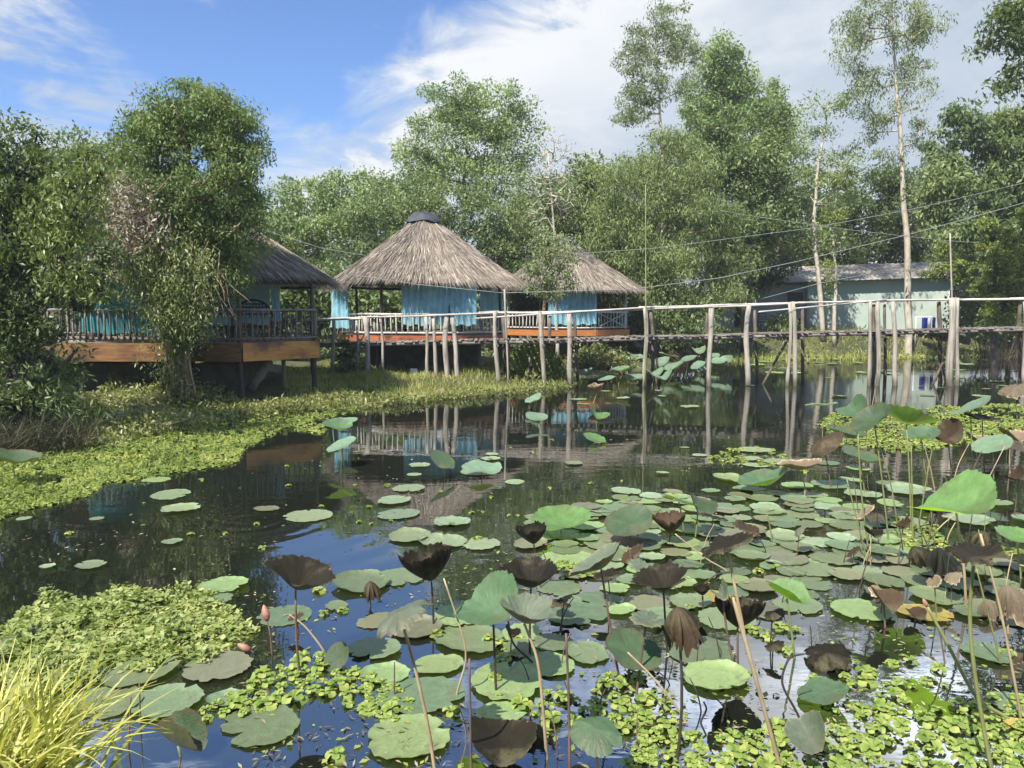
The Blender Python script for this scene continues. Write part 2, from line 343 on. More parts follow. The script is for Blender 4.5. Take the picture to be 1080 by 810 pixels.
class MB:
    """collects quads/polys, world coordinates"""
    def __init__(s): s.v = []; s.f = []; s.smooth = []
    def box(s, c, size, rotz=0.0, jit=0.0):
        hx, hy, hz = size[0] / 2, size[1] / 2, size[2] / 2
        b = len(s.v); co, si = math.cos(rotz), math.sin(rotz)
        for dx, dy, dz in ((-1,-1,-1),(1,-1,-1),(1,1,-1),(-1,1,-1),(-1,-1,1),(1,-1,1),(1,1,1),(-1,1,1)):
            x, y = dx * hx, dy * hy
            s.v.append((c[0] + x * co - y * si, c[1] + x * si + y * co, c[2] + dz * hz))
        for f in ((0,3,2,1),(4,5,6,7),(0,1,5,4),(1,2,6,5),(2,3,7,6),(3,0,4,7)):
            s.f.append([b + i for i in f]); s.smooth.append(False)
    def beam(s, a, b_, w, h):
        """rectangular bar from a to b, w wide (horizontal), h high"""
        a, b_ = Vector(a), Vector(b_)
        d = (b_ - a).normalized()
        side = d.cross(Vector((0, 0, 1)))
        side = Vector((1, 0, 0)) if side.length < 1e-4 else side.normalized()
        up = side.cross(d).normalized()
        i = len(s.v)
        for p in (a, b_):
            for q, r in ((-1,-1),(1,-1),(1,1),(-1,1)):
                s.v.append(tuple(p + side * (q * w / 2) + up * (r * h / 2)))
        for f in ((0,1,2,3),(7,6,5,4),(0,4,5,1),(1,5,6,2),(2,6,7,3),(3,7,4,0)):
            s.f.append([i + k for k in f]); s.smooth.append(False)
    def tube(s, pts, rad, n=6, cap=True, wob=0.0):
        pts = [Vector(p) for p in pts]
        if not hasattr(rad, '__len__'): rad = [rad] * len(pts)
        base = len(s.v)
        prev = None
        for i, p in enumerate(pts):
            d = (pts[min(i + 1, len(pts) - 1)] - pts[max(i - 1, 0)])
            d = d.normalized() if d.length > 1e-9 else Vector((0, 0, 1))
            if prev is None:
                u = d.cross(Vector((0.31, 0.95, 0.1)))
                if u.length < 1e-3: u = d.cross(Vector((1, 0, 0)))
            else:
                u = prev - d * prev.dot(d)
            u.normalize(); prev = u
            w = d.cross(u)
            for k in range(n):
                a = 2 * math.pi * k / n
                r = rad[i] * (1 + (random.uniform(-wob, wob) if wob else 0))
                s.v.append(tuple(p + u * (math.cos(a) * r) + w * (math.sin(a) * r)))
        for i in range(len(pts) - 1):
            for k in range(n):
                k2 = (k + 1) % n
                s.f.append([base + i * n + k, base + i * n + k2, base + (i + 1) * n + k2, base + (i + 1) * n + k]); s.smooth.append(True)
        if cap:
            s.f.append([base + k for k in range(n)][::-1]); s.smooth.append(False)
            s.f.append([base + (len(pts) - 1) * n + k for k in range(n)]); s.smooth.append(False)
    def log(s, a, b_, r0, r1=None, n=8, seg=6, bend=0.03, wob=0.08):
        """crooked round pole"""
        a, b_ = Vector(a), Vector(b_)
        r1 = r0 * 0.85 if r1 is None else r1
        L = (b_ - a).length
        ox, oy = 0, 0
        pts, rad = [], []
        c1, c2 = Vector((random.uniform(-1, 1), random.uniform(-1, 1), random.uniform(-.3, .3))), Vector((random.uniform(-1, 1), random.uniform(-1, 1), random.uniform(-.3, .3)))
        for i in range(seg + 1):
            t = i / seg
            off = (c1 * math.sin(math.pi * t) + c2 * 0.5 * math.sin(2 * math.pi * t)) * bend * L
            pts.append(a.lerp(b_, t) + off)
            rad.append((r0 + (r1 - r0) * t) * random.uniform(0.9, 1.1))
        s.tube(pts, rad, n, True, wob)
    def build(s, name, mat, parent=None):
        me = bpy.data.meshes.new(name)
        me.from_pydata(s.v, [], s.f)
        me.polygons.foreach_set('use_smooth', np.array(s.smooth, dtype=bool))
        me.update()
        me.materials.append(mat)
        return link_mesh(name, me, parent)

def unit(a):
    return a / np.maximum(np.linalg.norm(a, axis=-1, keepdims=True), 1e-9)

def leaf_arrays(P, L, Wd, droop=0.3, flat=0.3, fold=0.15, d=None, r=None):
    r = r or rng
    n = len(P)
    if d is None:
        d = r.normal(size=(n, 3)); d[:, 2] -= droop * 1.5
    d = unit(d)
    nn = r.normal(size=(n, 3)); nn[:, 2] += flat * 3
    side = unit(np.cross(d, nn)); nn = unit(np.cross(side, d))
    sc = r.uniform(0.45, 1.45, n) ** 1.2
    L = (L * sc)[:, None]; Wd = (Wd * sc * r.uniform(0.75, 1.2, n))[:, None]
    v = np.empty((n, 4, 3))
    v[:, 0] = P
    v[:, 1] = P + d * L * 0.45 + side * Wd * 0.5 + nn * Wd * fold
    v[:, 2] = P + d * L
    v[:, 3] = P + d * L * 0.45 - side * Wd * 0.5 + nn * Wd * fold
    i = (np.arange(n) * 4)[:, None]
    f = np.concatenate([i + np.array([[0, 1, 2]]), i + np.array([[0, 2, 3]])], axis=0)
    return v.reshape(-1, 3), f

def leaf_obj(name, P, L, Wd, mat, parent=None, **kw):
    v, f = leaf_arrays(P, L, Wd, **kw)
    me = np_mesh(name, v, f); me.materials.append(mat)
    return link_mesh(name, me, parent)

def strip_arrays(P, dirs, L, Wd, bend, seg=3, r=None):
    """grass blades: tapered strips that bend over. dirs (n,3) start direction; bend (n,) droop"""
    r = r or rng
    n = len(P)
    side = unit(np.cross(dirs, r.normal(size=(n, 3))))
    v = np.empty((n, seg + 1, 2, 3))
    p = P.copy(); d = unit(dirs)
    for i in range(seg + 1):
        t = i / seg
        w = (Wd * (1 - t ** 1.5) * 0.5 + 0.0008)[:, None]
        v[:, i, 0] = p - side * w; v[:, i, 1] = p + side * w
        p = p + d * (L / seg)[:, None]
        d = d.copy(); d[:, 2] -= bend / seg; d = unit(d)
    idx = np.arange(n)[:, None] * (seg + 1) * 2
    fs = []
    for i in range(seg):
        a = i * 2
        fs.append(idx + np.array([[a, a + 1, a + 3, a + 2]]))
    return v.reshape(-1, 3), np.concatenate(fs, 0)

def in_poly(x, y, poly):
    inside = np.zeros(len(x), bool); n = len(poly)
    j = n - 1
    for i in range(n):
        xi, yi = poly[i]; xj, yj = poly[j]
        c = ((yi > y) != (yj > y)) & (x < (xj - xi) * (y - yi) / (yj - yi + 1e-12) + xi)
        inside ^= c; j = i
    return inside

def poly_px(poly, n, r=None):
    r = r or rng
    xs = [p[0] for p in poly]; ys = [p[1] for p in poly]
    out = np.empty((0, 2))
    while len(out) < n:
        x = r.uniform(min(xs), max(xs), n * 2 + 20); y = r.uniform(min(ys), max(ys), n * 2 + 20)
        k = in_poly(x, y, poly)
        out = np.concatenate([out, np.stack([x[k], y[k]], 1)])
    return out[:n]

def poly_dist(x, y, poly, closed=False):
    """distance to polyline"""
    best = np.full(x.shape, 1e9)
    m = len(poly)
    for i in range(m if closed else m - 1):
        (x1, y1), (x2, y2) = poly[i], poly[(i + 1) % m]
        dx, dy = x2 - x1, y2 - y1
        t = np.clip(((x - x1) * dx + (y - y1) * dy) / (dx * dx + dy * dy + 1e-12), 0, 1)
        best = np.minimum(best, np.hypot(x - x1 - t * dx, y - y1 - t * dy))
    return best

# ------------------------------------------------------------------ the setting: ground, water, sky
shore_px = [(-420, 560), (-180, 520), (-60, 492), (0, 472), (60, 455), (130, 447), (220, 436), (330, 424), (430, 417), (500, 410), (560, 406),
            (600, 401), (650, 395), (690, 389), (730, 380), (765, 376), (900, 376), (1000, 373), (1080, 371), (1300, 368)]
shore = [(G(x, y).x, G(x, y).y) for x, y in shore_px]
pond = shore + [(60, 30), (45, 3.2), (8, 2.9), (0, 3.0), (-4, 3.2), (-9, 5.0)]

def ground_h(x, y):
    x = np.asarray(x, float); y = np.asarray(y, float)
    d = poly_dist(x, y, pond, True)
    ins = in_poly(x.ravel(), y.ravel(), pond).reshape(x.shape)
    k = np.clip((x - 3) / 12.0, 0, 1) * np.clip((y - 30) / 10, 0, 1)
    hmax = 0.36 + 1.14 * k
    slope = 0.22 + 0.40 * k
    n = 0.06 * np.sin(x * 1.7 + y * 0.6) + 0.05 * np.sin(y * 2.3 - x * 0.8) + 0.03 * np.sin(3.9 * x + 1)
    near = (y < 5)
    hmax = np.where(near, 0.9, hmax); slope = np.where(near, 0.8, slope)
    up = np.minimum(d * slope, hmax + 0.02 * np.maximum(d - 3, 0)) + n * np.clip(d, 0, 1)
    up = np.minimum(up, 4.0)
    return np.where(ins, -np.minimum(d * 0.5, 0.9) - 0.02, up)

def gh(x, y): return float(ground_h(np.array([x]), np.array([y]))[0])

def axis(lo, hi, n, c, k):
    t = np.linspace(-1, 1, n)
    s = np.sinh(t * k) / math.sinh(k)
    return np.where(s < 0, c + s * (c - lo), c + s * (hi - c))
gx = axis(-300, 300, 180, 0, 3.6); gy = axis(-60, 420, 190, 22, 3.6)
X, Y = np.meshgrid(gx, gy)
Z = ground_h(X, Y)
nv = len(gx)
ii = (np.arange(len(gy) - 1)[:, None] * nv + np.arange(nv - 1)[None, :]).ravel()
me = np_mesh('ground', np.stack([X.ravel(), Y.ravel(), Z.ravel()], 1), np.stack([ii, ii + 1, ii + nv + 1, ii + nv], 1), smooth=True)
def ground_mat():
    m, t, b, out = newmat('ground_soil')
    tc = t.new('ShaderNodeTexCoord')
    n = t.noise(tc.outputs['Object'], 0.6, 6, 0.65)
    n2 = t.noise(tc.outputs['Object'], 6, 5, 0.65)
    col = t.ramp(t.math('ADD', t.math('MULTIPLY', n, 0.6), t.math('MULTIPLY', n2, 0.4)), [(0.3, (0.03, 0.028, 0.015)), (0.5, (0.06, 0.065, 0.022)), (0.7, (0.11, 0.12, 0.035))])
    t.link(col, b.inputs['Base Color']); b.inputs['Roughness'].default_value = 0.95
    bp = t.new('ShaderNodeBump'); bp.inputs['Distance'].default_value = 0.1; t.link(n2, bp.inputs['Height']); t.link(bp.outputs[0], b.inputs['Normal'])
    return m
g = link_mesh('ground', me, None, ground_mat()); tag(g, 'muddy green ground around the pond', 'ground', kind='structure')

def water_mat():
    m, t, b, out = newmat('pond_water')
    b.inputs['Base Color'].default_value = (0.010, 0.012, 0.008, 1)
    b.inputs['Roughness'].default_value = 0.015
    b.inputs['IOR'].default_value = 4.2
    geo = t.new('ShaderNodeNewGeometry')
    mp = t.new('ShaderNodeMapping'); mp.inputs['Scale'].default_value = (0.55, 1.3, 1)
    t.link(geo.outputs['Position'], mp.inputs[0])
    n1 = t.noise(mp.outputs[0], 2.2, 3, 0.5)
    n2 = t.noise(mp.outputs[0], 9.0, 2, 0.5)
    patch = t.maprange(t.noise(geo.outputs['Position'], 0.22, 2), 0.42, 0.62, 0.25, 1.0)
    h = t.math('MULTIPLY', t.math('ADD', n1, t.math('MULTIPLY', n2, 0.18)), patch)
    # rings from a fish
    c = G(262, 549)
    vm = t.new('ShaderNodeVectorMath'); vm.operation = 'DISTANCE'
    t.link(geo.outputs['Position'], vm.inputs[0]); vm.inputs[1].default_value = c
    d = vm.outputs['Value']
    ring = t.math('MULTIPLY', t.math('SINE', t.math('MULTIPLY', d, 24.0)), t.math('POWER', 2.718, t.math('MULTIPLY', d, -1.7)))
    c2 = G(400, 580)
    vm2 = t.new('ShaderNodeVectorMath'); vm2.operation = 'DISTANCE'
    t.link(geo.outputs['Position'], vm2.inputs[0]); vm2.inputs[1].default_value = (c2.x, c2.y, 0)
    far = t.math('MULTIPLY', t.math('SINE', t.math('MULTIPLY', d, 13.0)), t.maprange(vm2.outputs['Value'], 1.5, 0.2))
    h = t.math('ADD', h, t.math('ADD', t.math('MULTIPLY', ring, t.math('MULTIPLY', n1, 0.75)), t.math('MULTIPLY', far, 0.25)))
    bp = t.new('ShaderNodeBump'); bp.inputs['Strength'].default_value = 1.0; bp.inputs['Distance'].default_value = 0.004
    t.link(h, bp.inputs['Height']); t.link(bp.outputs[0], b.inputs['Normal'])
    return m
me = np_mesh('water', [(-120, -4, 0), (160, -4, 0), (160, 140, 0), (-120, 140, 0)], [(0, 1, 2, 3)])
w = link_mesh('water', me, None, water_mat()); tag(w, 'dark still pond water', 'water', kind='structure')

# ---- sky
SUN_EL = R(52)
SUN_FROM = Vector((-0.55, -0.83, 0)).normalized()        # horizontal direction the sun stands in
world = bpy.data.worlds.new('World'); scene.world = world; world.use_nodes = True
t = NT(world.node_tree)
bg = world.node_tree.nodes['Background']
sky = t.new('ShaderNodeTexSky', sky_type='NISHITA', sun_disc=False)
sky.sun_elevation = SUN_EL
sky.sun_rotation = math.atan2(SUN_FROM.x, SUN_FROM.y)
sky.air_density = 1.0; sky.dust_density = 0.5; sky.ozone_density = 2.0
tc = t.new('ShaderNodeTexCoord')
D_ = tc.outputs['Generated']
sep = t.new('ShaderNodeSeparateXYZ'); t.link(D_, sep.inputs[0])
dy = t.math('MAXIMUM', t.math('ABSOLUTE', sep.outputs[1]), 0.15)
u = t.math('DIVIDE', sep.outputs[0], dy); v = t.math('DIVIDE', sep.outputs[2], dy)
mp = t.new('ShaderNodeMapping'); mp.inputs['Scale'].default_value = (1.0, 1.0, 2.2); t.link(D_, mp.inputs[0])
n_big = t.noise(mp.outputs[0], 2.6, 8, 0.6, 0.3)
n_mid = t.noise(mp.outputs[0], 6.5, 9, 0.62, 0.6)
mp2 = t.new('ShaderNodeMapping'); mp2.inputs['Scale'].default_value = (0.8, 0.8, 4.0); mp2.inputs['Rotation'].default_value = (0, R(12), 0); t.link(D_, mp2.inputs[0])
n_wisp = t.noise(mp2.outputs[0], 3.5, 8, 0.62, 0.8)
# the cloud bank to the right and low behind the trees
edge = t.math('SUBTRACT', u, t.math('MULTIPLY', t.math('SUBTRACT', v, 0.407), 1.44))
edge = t.math('ADD', edge, t.math('MULTIPLY', t.math('SUBTRACT', n_mid, 0.5), 0.55))
edge = t.math('ADD', edge, -0.02)
bank = t.math('MULTIPLY', t.maprange(edge, -0.09, 0.10), t.maprange(sep.outputs[1], -0.35, 0.2, 0.3, 1.0))  # cover cut down behind the camera to lessen the fill light
# small clouds on the left
left = t.math('MULTIPLY', t.maprange(t.math('ADD', u, t.math('MULTIPLY', v, 0.35)), -0.29, -0.46), t.maprange(t.math('ADD', t.math('MULTIPLY', n_wisp, 0.6), t.math('MULTIPLY', n_mid, 0.4)), 0.41, 0.55))
wisp = t.math('MULTIPLY', t.maprange(n_wisp, 0.52, 0.72), 0.75)
cover = t.math('MAXIMUM', bank, t.math('MAXIMUM', left, wisp), clamp=True)
shade = t.math('ADD', t.math('MULTIPLY', n_big, 0.6), t.math('MULTIPLY', n_mid, 0.4))
ccol = t.ramp(shade, [(0.36, (2.35, 2.8, 3.4)), (0.50, (3.0, 3.4, 3.9)), (0.64, (4.3, 4.5, 4.75))])
front = t.maprange(sep.outputs[1], -0.35, 0.2, 0.0, 1.0)
hi = t.math('ADD', 1.0, t.math('MULTIPLY', t.maprange(v, 0.405, 0.51, 0.0, 3.2), front))
hv = t.new('ShaderNodeCombineXYZ')
for i_ in range(3): t.link(hi, hv.inputs[i_])
ccol = t.mix(1.0, ccol, hv.outputs[0], 'MULTIPLY')   # cloud boost added above the frame to brighten the water's reflection
# brighter cloud edge against the blue
rim = t.math('MULTIPLY', t.maprange(edge, 0.02, 0.10), t.maprange(edge, 0.40, 0.14))
ccol = t.mix(t.math('MULTIPLY', rim, 0.85), ccol, (4.85, 4.9, 5.0))
skyc = t.mix(1.0, sky.outputs[0], (0.43, 0.65, 0.94), 'MULTIPLY')
t.link(t.mix(cover, skyc, ccol), bg.inputs['Color'])
bg.inputs['Strength'].default_value = 0.10

sun_d = bpy.data.lights.new('sun', 'SUN'); sun = bpy.data.objects.new('sun', sun_d); COL.objects.link(sun)
sun_d.energy = 5.0; sun_d.angle = R(0.55); sun_d.color = (1.0, 0.955, 0.87)
tosun = Vector((SUN_FROM.x * math.cos(SUN_EL), SUN_FROM.y * math.cos(SUN_EL), math.sin(SUN_EL)))
sun.rotation_euler = (-tosun).to_track_quat('-Z', 'Y').to_euler()
sun.location = (-10, -20, 40)

vs = scene.view_settings
scene.display_settings.display_device = 'sRGB'
vs.view_transform = 'Standard'; vs.look = 'None'; vs.exposure = 1.0; vs.gamma = 1.0; vs.use_curve_mapping = False
scene.render.engine = 'CYCLES'
scene.cycles.max_bounces = 6; scene.cycles.diffuse_bounces = 3; scene.cycles.glossy_bounces = 3
scene.cycles.transmission_bounces = 3; scene.cycles.transparent_max_bounces = 4
scene.cycles.use_denoising = True
scene.cycles.caustics_reflective = False; scene.cycles.caustics_refractive = False
# ---- the slightly hazy air over the pond
def haze():
    mb = MB(); mb.box((0, 180, 28), (640, 520, 64))
    m, t, b, out = newmat('haze_air'); m.node_tree.nodes.remove(b)
    pv = t.new('ShaderNodeVolumePrincipled'); pv.inputs['Color'].default_value = (0.93, 0.96, 1.0, 1); pv.inputs['Density'].default_value = HAZE; pv.inputs['Anisotropy'].default_value = 0.2
    t.link(pv.outputs[0], out.inputs['Volume'])
    o = mb.build('haze', m); tag(o, 'thin warm haze in the air over the pond', 'haze', kind='stuff')
HAZE = 0.0006
if HAZE: haze()
scene.cycles.volume_bounces = 0
#%%PART2
# ------------------------------------------------------------------ trees
def tree(name, label, px, D, trunk, lobes, nclump, per, L, Wd, leaf, bark='bark', r0=0.2, crad=0.5, droop=0.3, flat=0.3,
         group=None, cat='tree', surf=2.2, extra=None, seed=0, limb=1.0, base_z=None):
    """trunk: (px, py, dD) points upward from the ground; lobes: (px, py, rx px, ry px, dD, weight)"""
    r = np.random.default_rng(1000 + seed); random.seed(500 + seed)
    bx = (px - CX) / F * D
    bz = gh(bx, D) if base_z is None else base_z
    base = Vector((bx, D, bz - 0.05))
    root = empty(name, base, label, cat, group)
    pts = [base] + [W(a, b, D + c) for a, b, c in trunk]
    # finer trunk with a little wander
    fine = [pts[0]]
    for a, b in zip(pts, pts[1:]):
        n = max(2, int((b - a).length / 0.8))
        for i in range(1, n + 1):
            q = a.lerp(b, i / n)
            fine.append(q + Vector((random.uniform(-1, 1), random.uniform(-1, 1), 0)) * 0.05 * (1 if i < n else 0.3))
    nodes = [(p, -1) for p in fine[:1]] + [(fine[i], i - 1) for i in range(1, len(fine))]
    tot = len(fine)
    cents = []
    wsum = sum(l[2] * l[3] * (l[5] if len(l) > 5 else 1) for l in lobes)
    for l in lobes:
        k = max(1, int(round(nclump * l[2] * l[3] * (l[5] if len(l) > 5 else 1) / wsum)))
        d0 = D + (l[4] if len(l) > 4 else 0)
        c = W(l[0], l[1], d0); s = d0 / F
        dirs = unit(r.normal(size=(k, 3))); rad = r.uniform(0, 1, k) ** (1 / surf)
        p = dirs * rad[:, None] * np.array([l[2] * s, max(l[2], 0.6 * l[3]) * s * 0.85, l[3] * s]) + np.array(c)
        cents.append(p)
    cents = np.concatenate(cents)
    tp = np.array([tuple(p) for p in fine])
    start = int(len(fine) * 0.35)
    dist = np.min(np.linalg.norm(cents[:, None] - tp[None, start:], axis=2), axis=1)
    pos = [np.array(tuple(p)) for p, _ in nodes]; par = [q for _, q in nodes]
    for ci in np.argsort(dist):
        c = cents[ci]
        A = np.array(pos[start:])
        dd = np.linalg.norm(A - c, axis=1) + np.maximum(0, A[:, 2] - c[2]) * 0.7
        j = int(np.argmin(dd)) + start
        a = pos[j]; n = max(1, int(np.linalg.norm(c - a) / 0.9)); prev = j
        for i in range(1, n + 1):
            q = a + (c - a) * i / n
            if i < n: q = q + r.normal(size=3) * 0.08 + np.array([0, 0, 0.12 * math.sin(math.pi * i / n)])
            pos.append(q); par.append(prev); prev = len(pos) - 1
    desc = np.ones(len(pos))
    for i in range(len(pos) - 1, tot - 1, -1):
        desc[par[i]] += desc[i] if par[i] >= tot else 0
    mb = MB()
    mb.tube(fine, [r0 * (1.25 if i == 0 else 1) * (1 - 0.8 * i / (tot - 1)) + 0.012 for i in range(tot)], 8, True, 0.08)
    for i in range(tot, len(pos)):
        ra = (0.010 + 0.009 * math.sqrt(desc[i])) * limb
        pr = (0.010 + 0.009 * math.sqrt(desc[par[i]])) * limb if par[i] >= tot else ra * 1.25
        mb.tube([pos[par[i]], pos[i]], [pr, ra], 4, False)
    mb.build('trunk', M[bark], root)
    per = int(per * (2.2 if D > 30 else 1.6)); k_ = .68 if D > 30 else .82; L *= k_; Wd *= k_
    off = unit(r.normal(size=(len(cents), per, 3))) * (r.uniform(0, 1, (len(cents), per, 1)) ** .45) * 1.65 * r.uniform(.6, 1.25, (len(cents), 1, 1))
    P = (cents[:, None] + off * crad * np.array([1, 1, 0.7])).reshape(-1, 3)
    P[:, 2] = np.maximum(P[:, 2], bz + 0.03)
    leaf_obj('crown', P, L, Wd, M[leaf], root, droop=droop, flat=flat, r=r)
    return root

# --- far row behind the huts
BT = 'trees behind the huts'
tree('tree', 'pale green tree at the left of the row behind the thatched huts', 335, 46, [(335, 260, 0), (338, 200, 0)],
     [(340, 225, 50, 42), (310, 250, 45, 45), (372, 205, 34, 34), (300, 215, 25, 20), (330, 300, 60, 40)], 170, 80, 0.30, 0.13, 'pale', crad=0.55, group=BT, seed=1)
tree('tree', 'tall pale green tree with feathery top rising behind the middle hut', 490, 50, [(488, 250, 0), (492, 150, 0), (492, 100, 0)],
     [(478, 118, 42, 32), (520, 120, 38, 34), (545, 150, 25, 35), (455, 165, 38, 45), (505, 175, 55, 50), (440, 200, 30, 40)], 230, 75, 0.30, 0.12, 'pale', crad=0.6, group=BT, seed=2)
tree('tree', 'grey green bushy tree close behind the peak of the middle hut', 420, 42, [(420, 270, 0), (425, 220, 0)],
     [(405, 235, 45, 50), (450, 220, 45, 40), (390, 290, 50, 50), (500, 250, 45, 55), (540, 250, 40, 55)], 210, 75, 0.26, 0.11, 'mid', crad=0.55, group=BT, seed=3)
tree('tree', 'low dark tree filling the gap between the two right hand huts', 560, 44, [(560, 300, 0), (560, 260, 0)],
     [(555, 235, 38, 50), (590, 215, 28, 40), (530, 300, 50, 45), (600, 300, 60, 50)], 140, 80, 0.28, 0.12, 'grey', crad=0.55, group=BT, seed=4)
tree('tree', 'broad feathery grey green tree leaning over the farthest thatched hut', 700, 42, [(698, 290, 0), (690, 220, 0), (682, 170, 0)],
     [(660, 200, 48, 45), (715, 175, 40, 45), (700, 235, 70, 55), (640, 250, 35, 40), (740, 230, 40, 50), (700, 295, 75, 45), (760, 290, 40, 40)],
     330, 90, 0.34, 0.07, 'feather', crad=0.55, droop=0.9, group=BT, seed=5, surf=2.6)
tree('tree', 'dense dark green tree with round top right of the feathery tree', 785, 47, [(785, 260, 0), (780, 180, 0)],
     [(770, 165, 45, 38), (805, 190, 38, 45), (745, 155, 30, 30), (815, 230, 28, 40), (780, 235, 50, 50), (810, 130, 16, 22)], 230, 85, 0.32, 0.15, 'mid', crad=0.6, group=BT, seed=6)
tree('tree', 'tall sparse grey tree whose open crown stands highest left of centre right', 697, 56, [(700, 200, 0), (696, 120, 0), (692, 50, 0)],
     [(700, 30, 34, 26), (675, 55, 24, 26), (720, 55, 24, 28), (690, 85, 34, 26), (672, 110, 22, 22), (665, 120, 16, 18), (725, 88, 16, 16)], 130, 52, 0.33, 0.10, 'grey', 'palebark', crad=0.5, droop=0.7, group=BT, seed=7)
tree('tree', 'dense mid green domed tree beside the tall sparse grey tree', 765, 54, [(765, 200, 0), (765, 110, 0)],
     [(765, 72, 27, 34), (748, 105, 28, 34), (782, 105, 26, 36), (765, 140, 38, 36)], 130, 85, 0.34, 0.15, 'pale', crad=0.55, group=BT, seed=8)
tree('tree', 'slim pale spire of a tree between the dome and the twin trunked tree', 820, 55, [(820, 200, 0), (818, 110, 0)],
     [(817, 102, 11, 20), (822, 130, 22, 24), (820, 165, 32, 34)], 70, 70, 0.32, 0.12, 'pale', crad=0.5, group=BT, seed=9)
tree('tree', 'twin trunked pale tree with thin leaning crown before the green building', 868, 48, [(862, 280, 0), (858, 230, 0), (864, 170, 0), (874, 110, 0)],
     [(872, 118, 28, 26), (850, 150, 18, 26), (890, 165, 24, 26), (862, 195, 26, 24), (892, 215, 18, 18), (870, 250, 18, 22)], 62, 50, 0.26, 0.10, 'pale', 'palebark', r0=0.16, crad=0.48, droop=0.5, group=BT, seed=10)
tree('tree', 'thin second trunk clothed in small leaves right of the twin trunked tree', 880, 47.5, [(881, 280, 0), (878, 235, 0), (885, 190, 0)],
     [(885, 190, 18, 24), (880, 240, 12, 26), (879, 290, 8, 30)], 36, 50, 0.20, 0.09, 'bush', 'palebark', r0=0.12, crad=0.3, droop=0.5, group=BT, seed=11)
tree('tree', 'very tall slender pale trunked tree with open crown before the green building', 960, 46, [(957, 270, 0), (952, 190, 0), (948, 120, 0), (942, 40, 0), (938, -30, 0)],
     [(932, 15, 42, 32), (900, 40, 26, 32), (965, 40, 28, 38), (915, 85, 24, 32), (960, 90, 26, 30), (940, -25, 36, 20), (978, 20, 16, 24), (930, 125, 24, 26), (968, 130, 12, 24), (935, 165, 14, 16)],
     150, 50, 0.28, 0.08, 'grey', 'palebark', r0=0.21, crad=0.45, droop=1.0, group=BT, seed=12, limb=1.25)
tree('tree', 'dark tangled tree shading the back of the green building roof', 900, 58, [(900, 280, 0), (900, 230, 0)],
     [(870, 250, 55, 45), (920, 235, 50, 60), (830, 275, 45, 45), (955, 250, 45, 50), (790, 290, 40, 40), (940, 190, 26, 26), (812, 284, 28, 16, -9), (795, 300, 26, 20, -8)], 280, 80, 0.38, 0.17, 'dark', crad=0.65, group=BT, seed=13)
tree('tree', 'large leafy tree with layered boughs at the right edge', 1050, 42, [(1050, 270, 0), (1045, 200, 0), (1040, 150, 0)],
     [(1035, 135, 38, 28), (1005, 165, 30, 32), (1060, 165, 40, 40), (1000, 205, 36, 28), (1060, 220, 45, 40), (1100, 180, 50, 80), (985, 240, 22, 18), (1075, 270, 34, 40, -4), (1030, 245, 24, 22, -2)], 240, 75, 0.40, 0.15, 'mid', crad=0.5, droop=0.8, group=BT, seed=14)
tree('tree', 'dark trunked tree deep in shade right of the green building', 1065, 50, [(1065, 300, 0), (1060, 250, 0)],
     [(1040, 270, 40, 40), (1090, 280, 50, 60), (1110, 220, 50, 60)], 120, 80, 0.36, 0.16, 'dark', crad=0.6, group=BT, seed=15)
tree('tree', 'dark leafed tree whose outer boughs hang into the top right corner', 1190, 27, [(1180, 200, 0), (1160, 60, 0), (1120, 10, 0)],
     [(1075, 40, 40, 26), (1110, 20, 60, 50), (1068, 85, 22, 18), (1130, 90, 50, 50), (1055, 15, 18, 16)], 110, 70, 0.22, 0.085, 'dark', crad=0.35, droop=0.6, group=BT, seed=16)
# filler behind
BF = 'shaded trees far back in the wood'
for k, (px, D, top, wdt, leaf, lab) in enumerate([
        (250, 55, 215, 75, 'mid', 'green tree far back behind the big vine covered tree'),
        (395, 60, 185, 60, 'mid', 'green tree far back showing left of the tall feathery one'),
        (600, 62, 195, 60, 'pale', 'pale tree far back behind the bare twiggy tree'),
        (690, 66, 150, 60, 'mid', 'green tree far back below the tall sparse grey crown'),
        (840, 66, 170, 60, 'dark', 'dark tree far back between dome and twin trunked tree'),
        (1000, 68, 150, 60, 'mid', 'green tree far back right of the very tall slender tree'),
        (120, 48, 150, 80, 'mid', 'green tree far back between the two big left trees'),
        (-60, 45, 140, 80, 'mid', 'green tree far back at the left edge'),
        (622, 47, 172, 42, 'feather', 'feathery pale tree filling the gap right of the bare twiggy tree'),
        (1180, 60, 140, 90, 'mid', 'green tree far back beyond the right edge')]):
    h = 330 - top
    tree('tree', lab, px, D, [(px, 290, 0), (px, top + h * 0.3, 0)],
         [(px, top + h * .18, wdt * .55, h * .20), (px - wdt * .5, top + h * .42, wdt * .6, h * .28), (px + wdt * .5, top + h * .42, wdt * .6, h * .28), (px, top + h * .72, wdt * 1.1, h * .28)],
         150, 75, 0.42, 0.19, leaf, crad=0.7, group=BF, seed=40 + k)

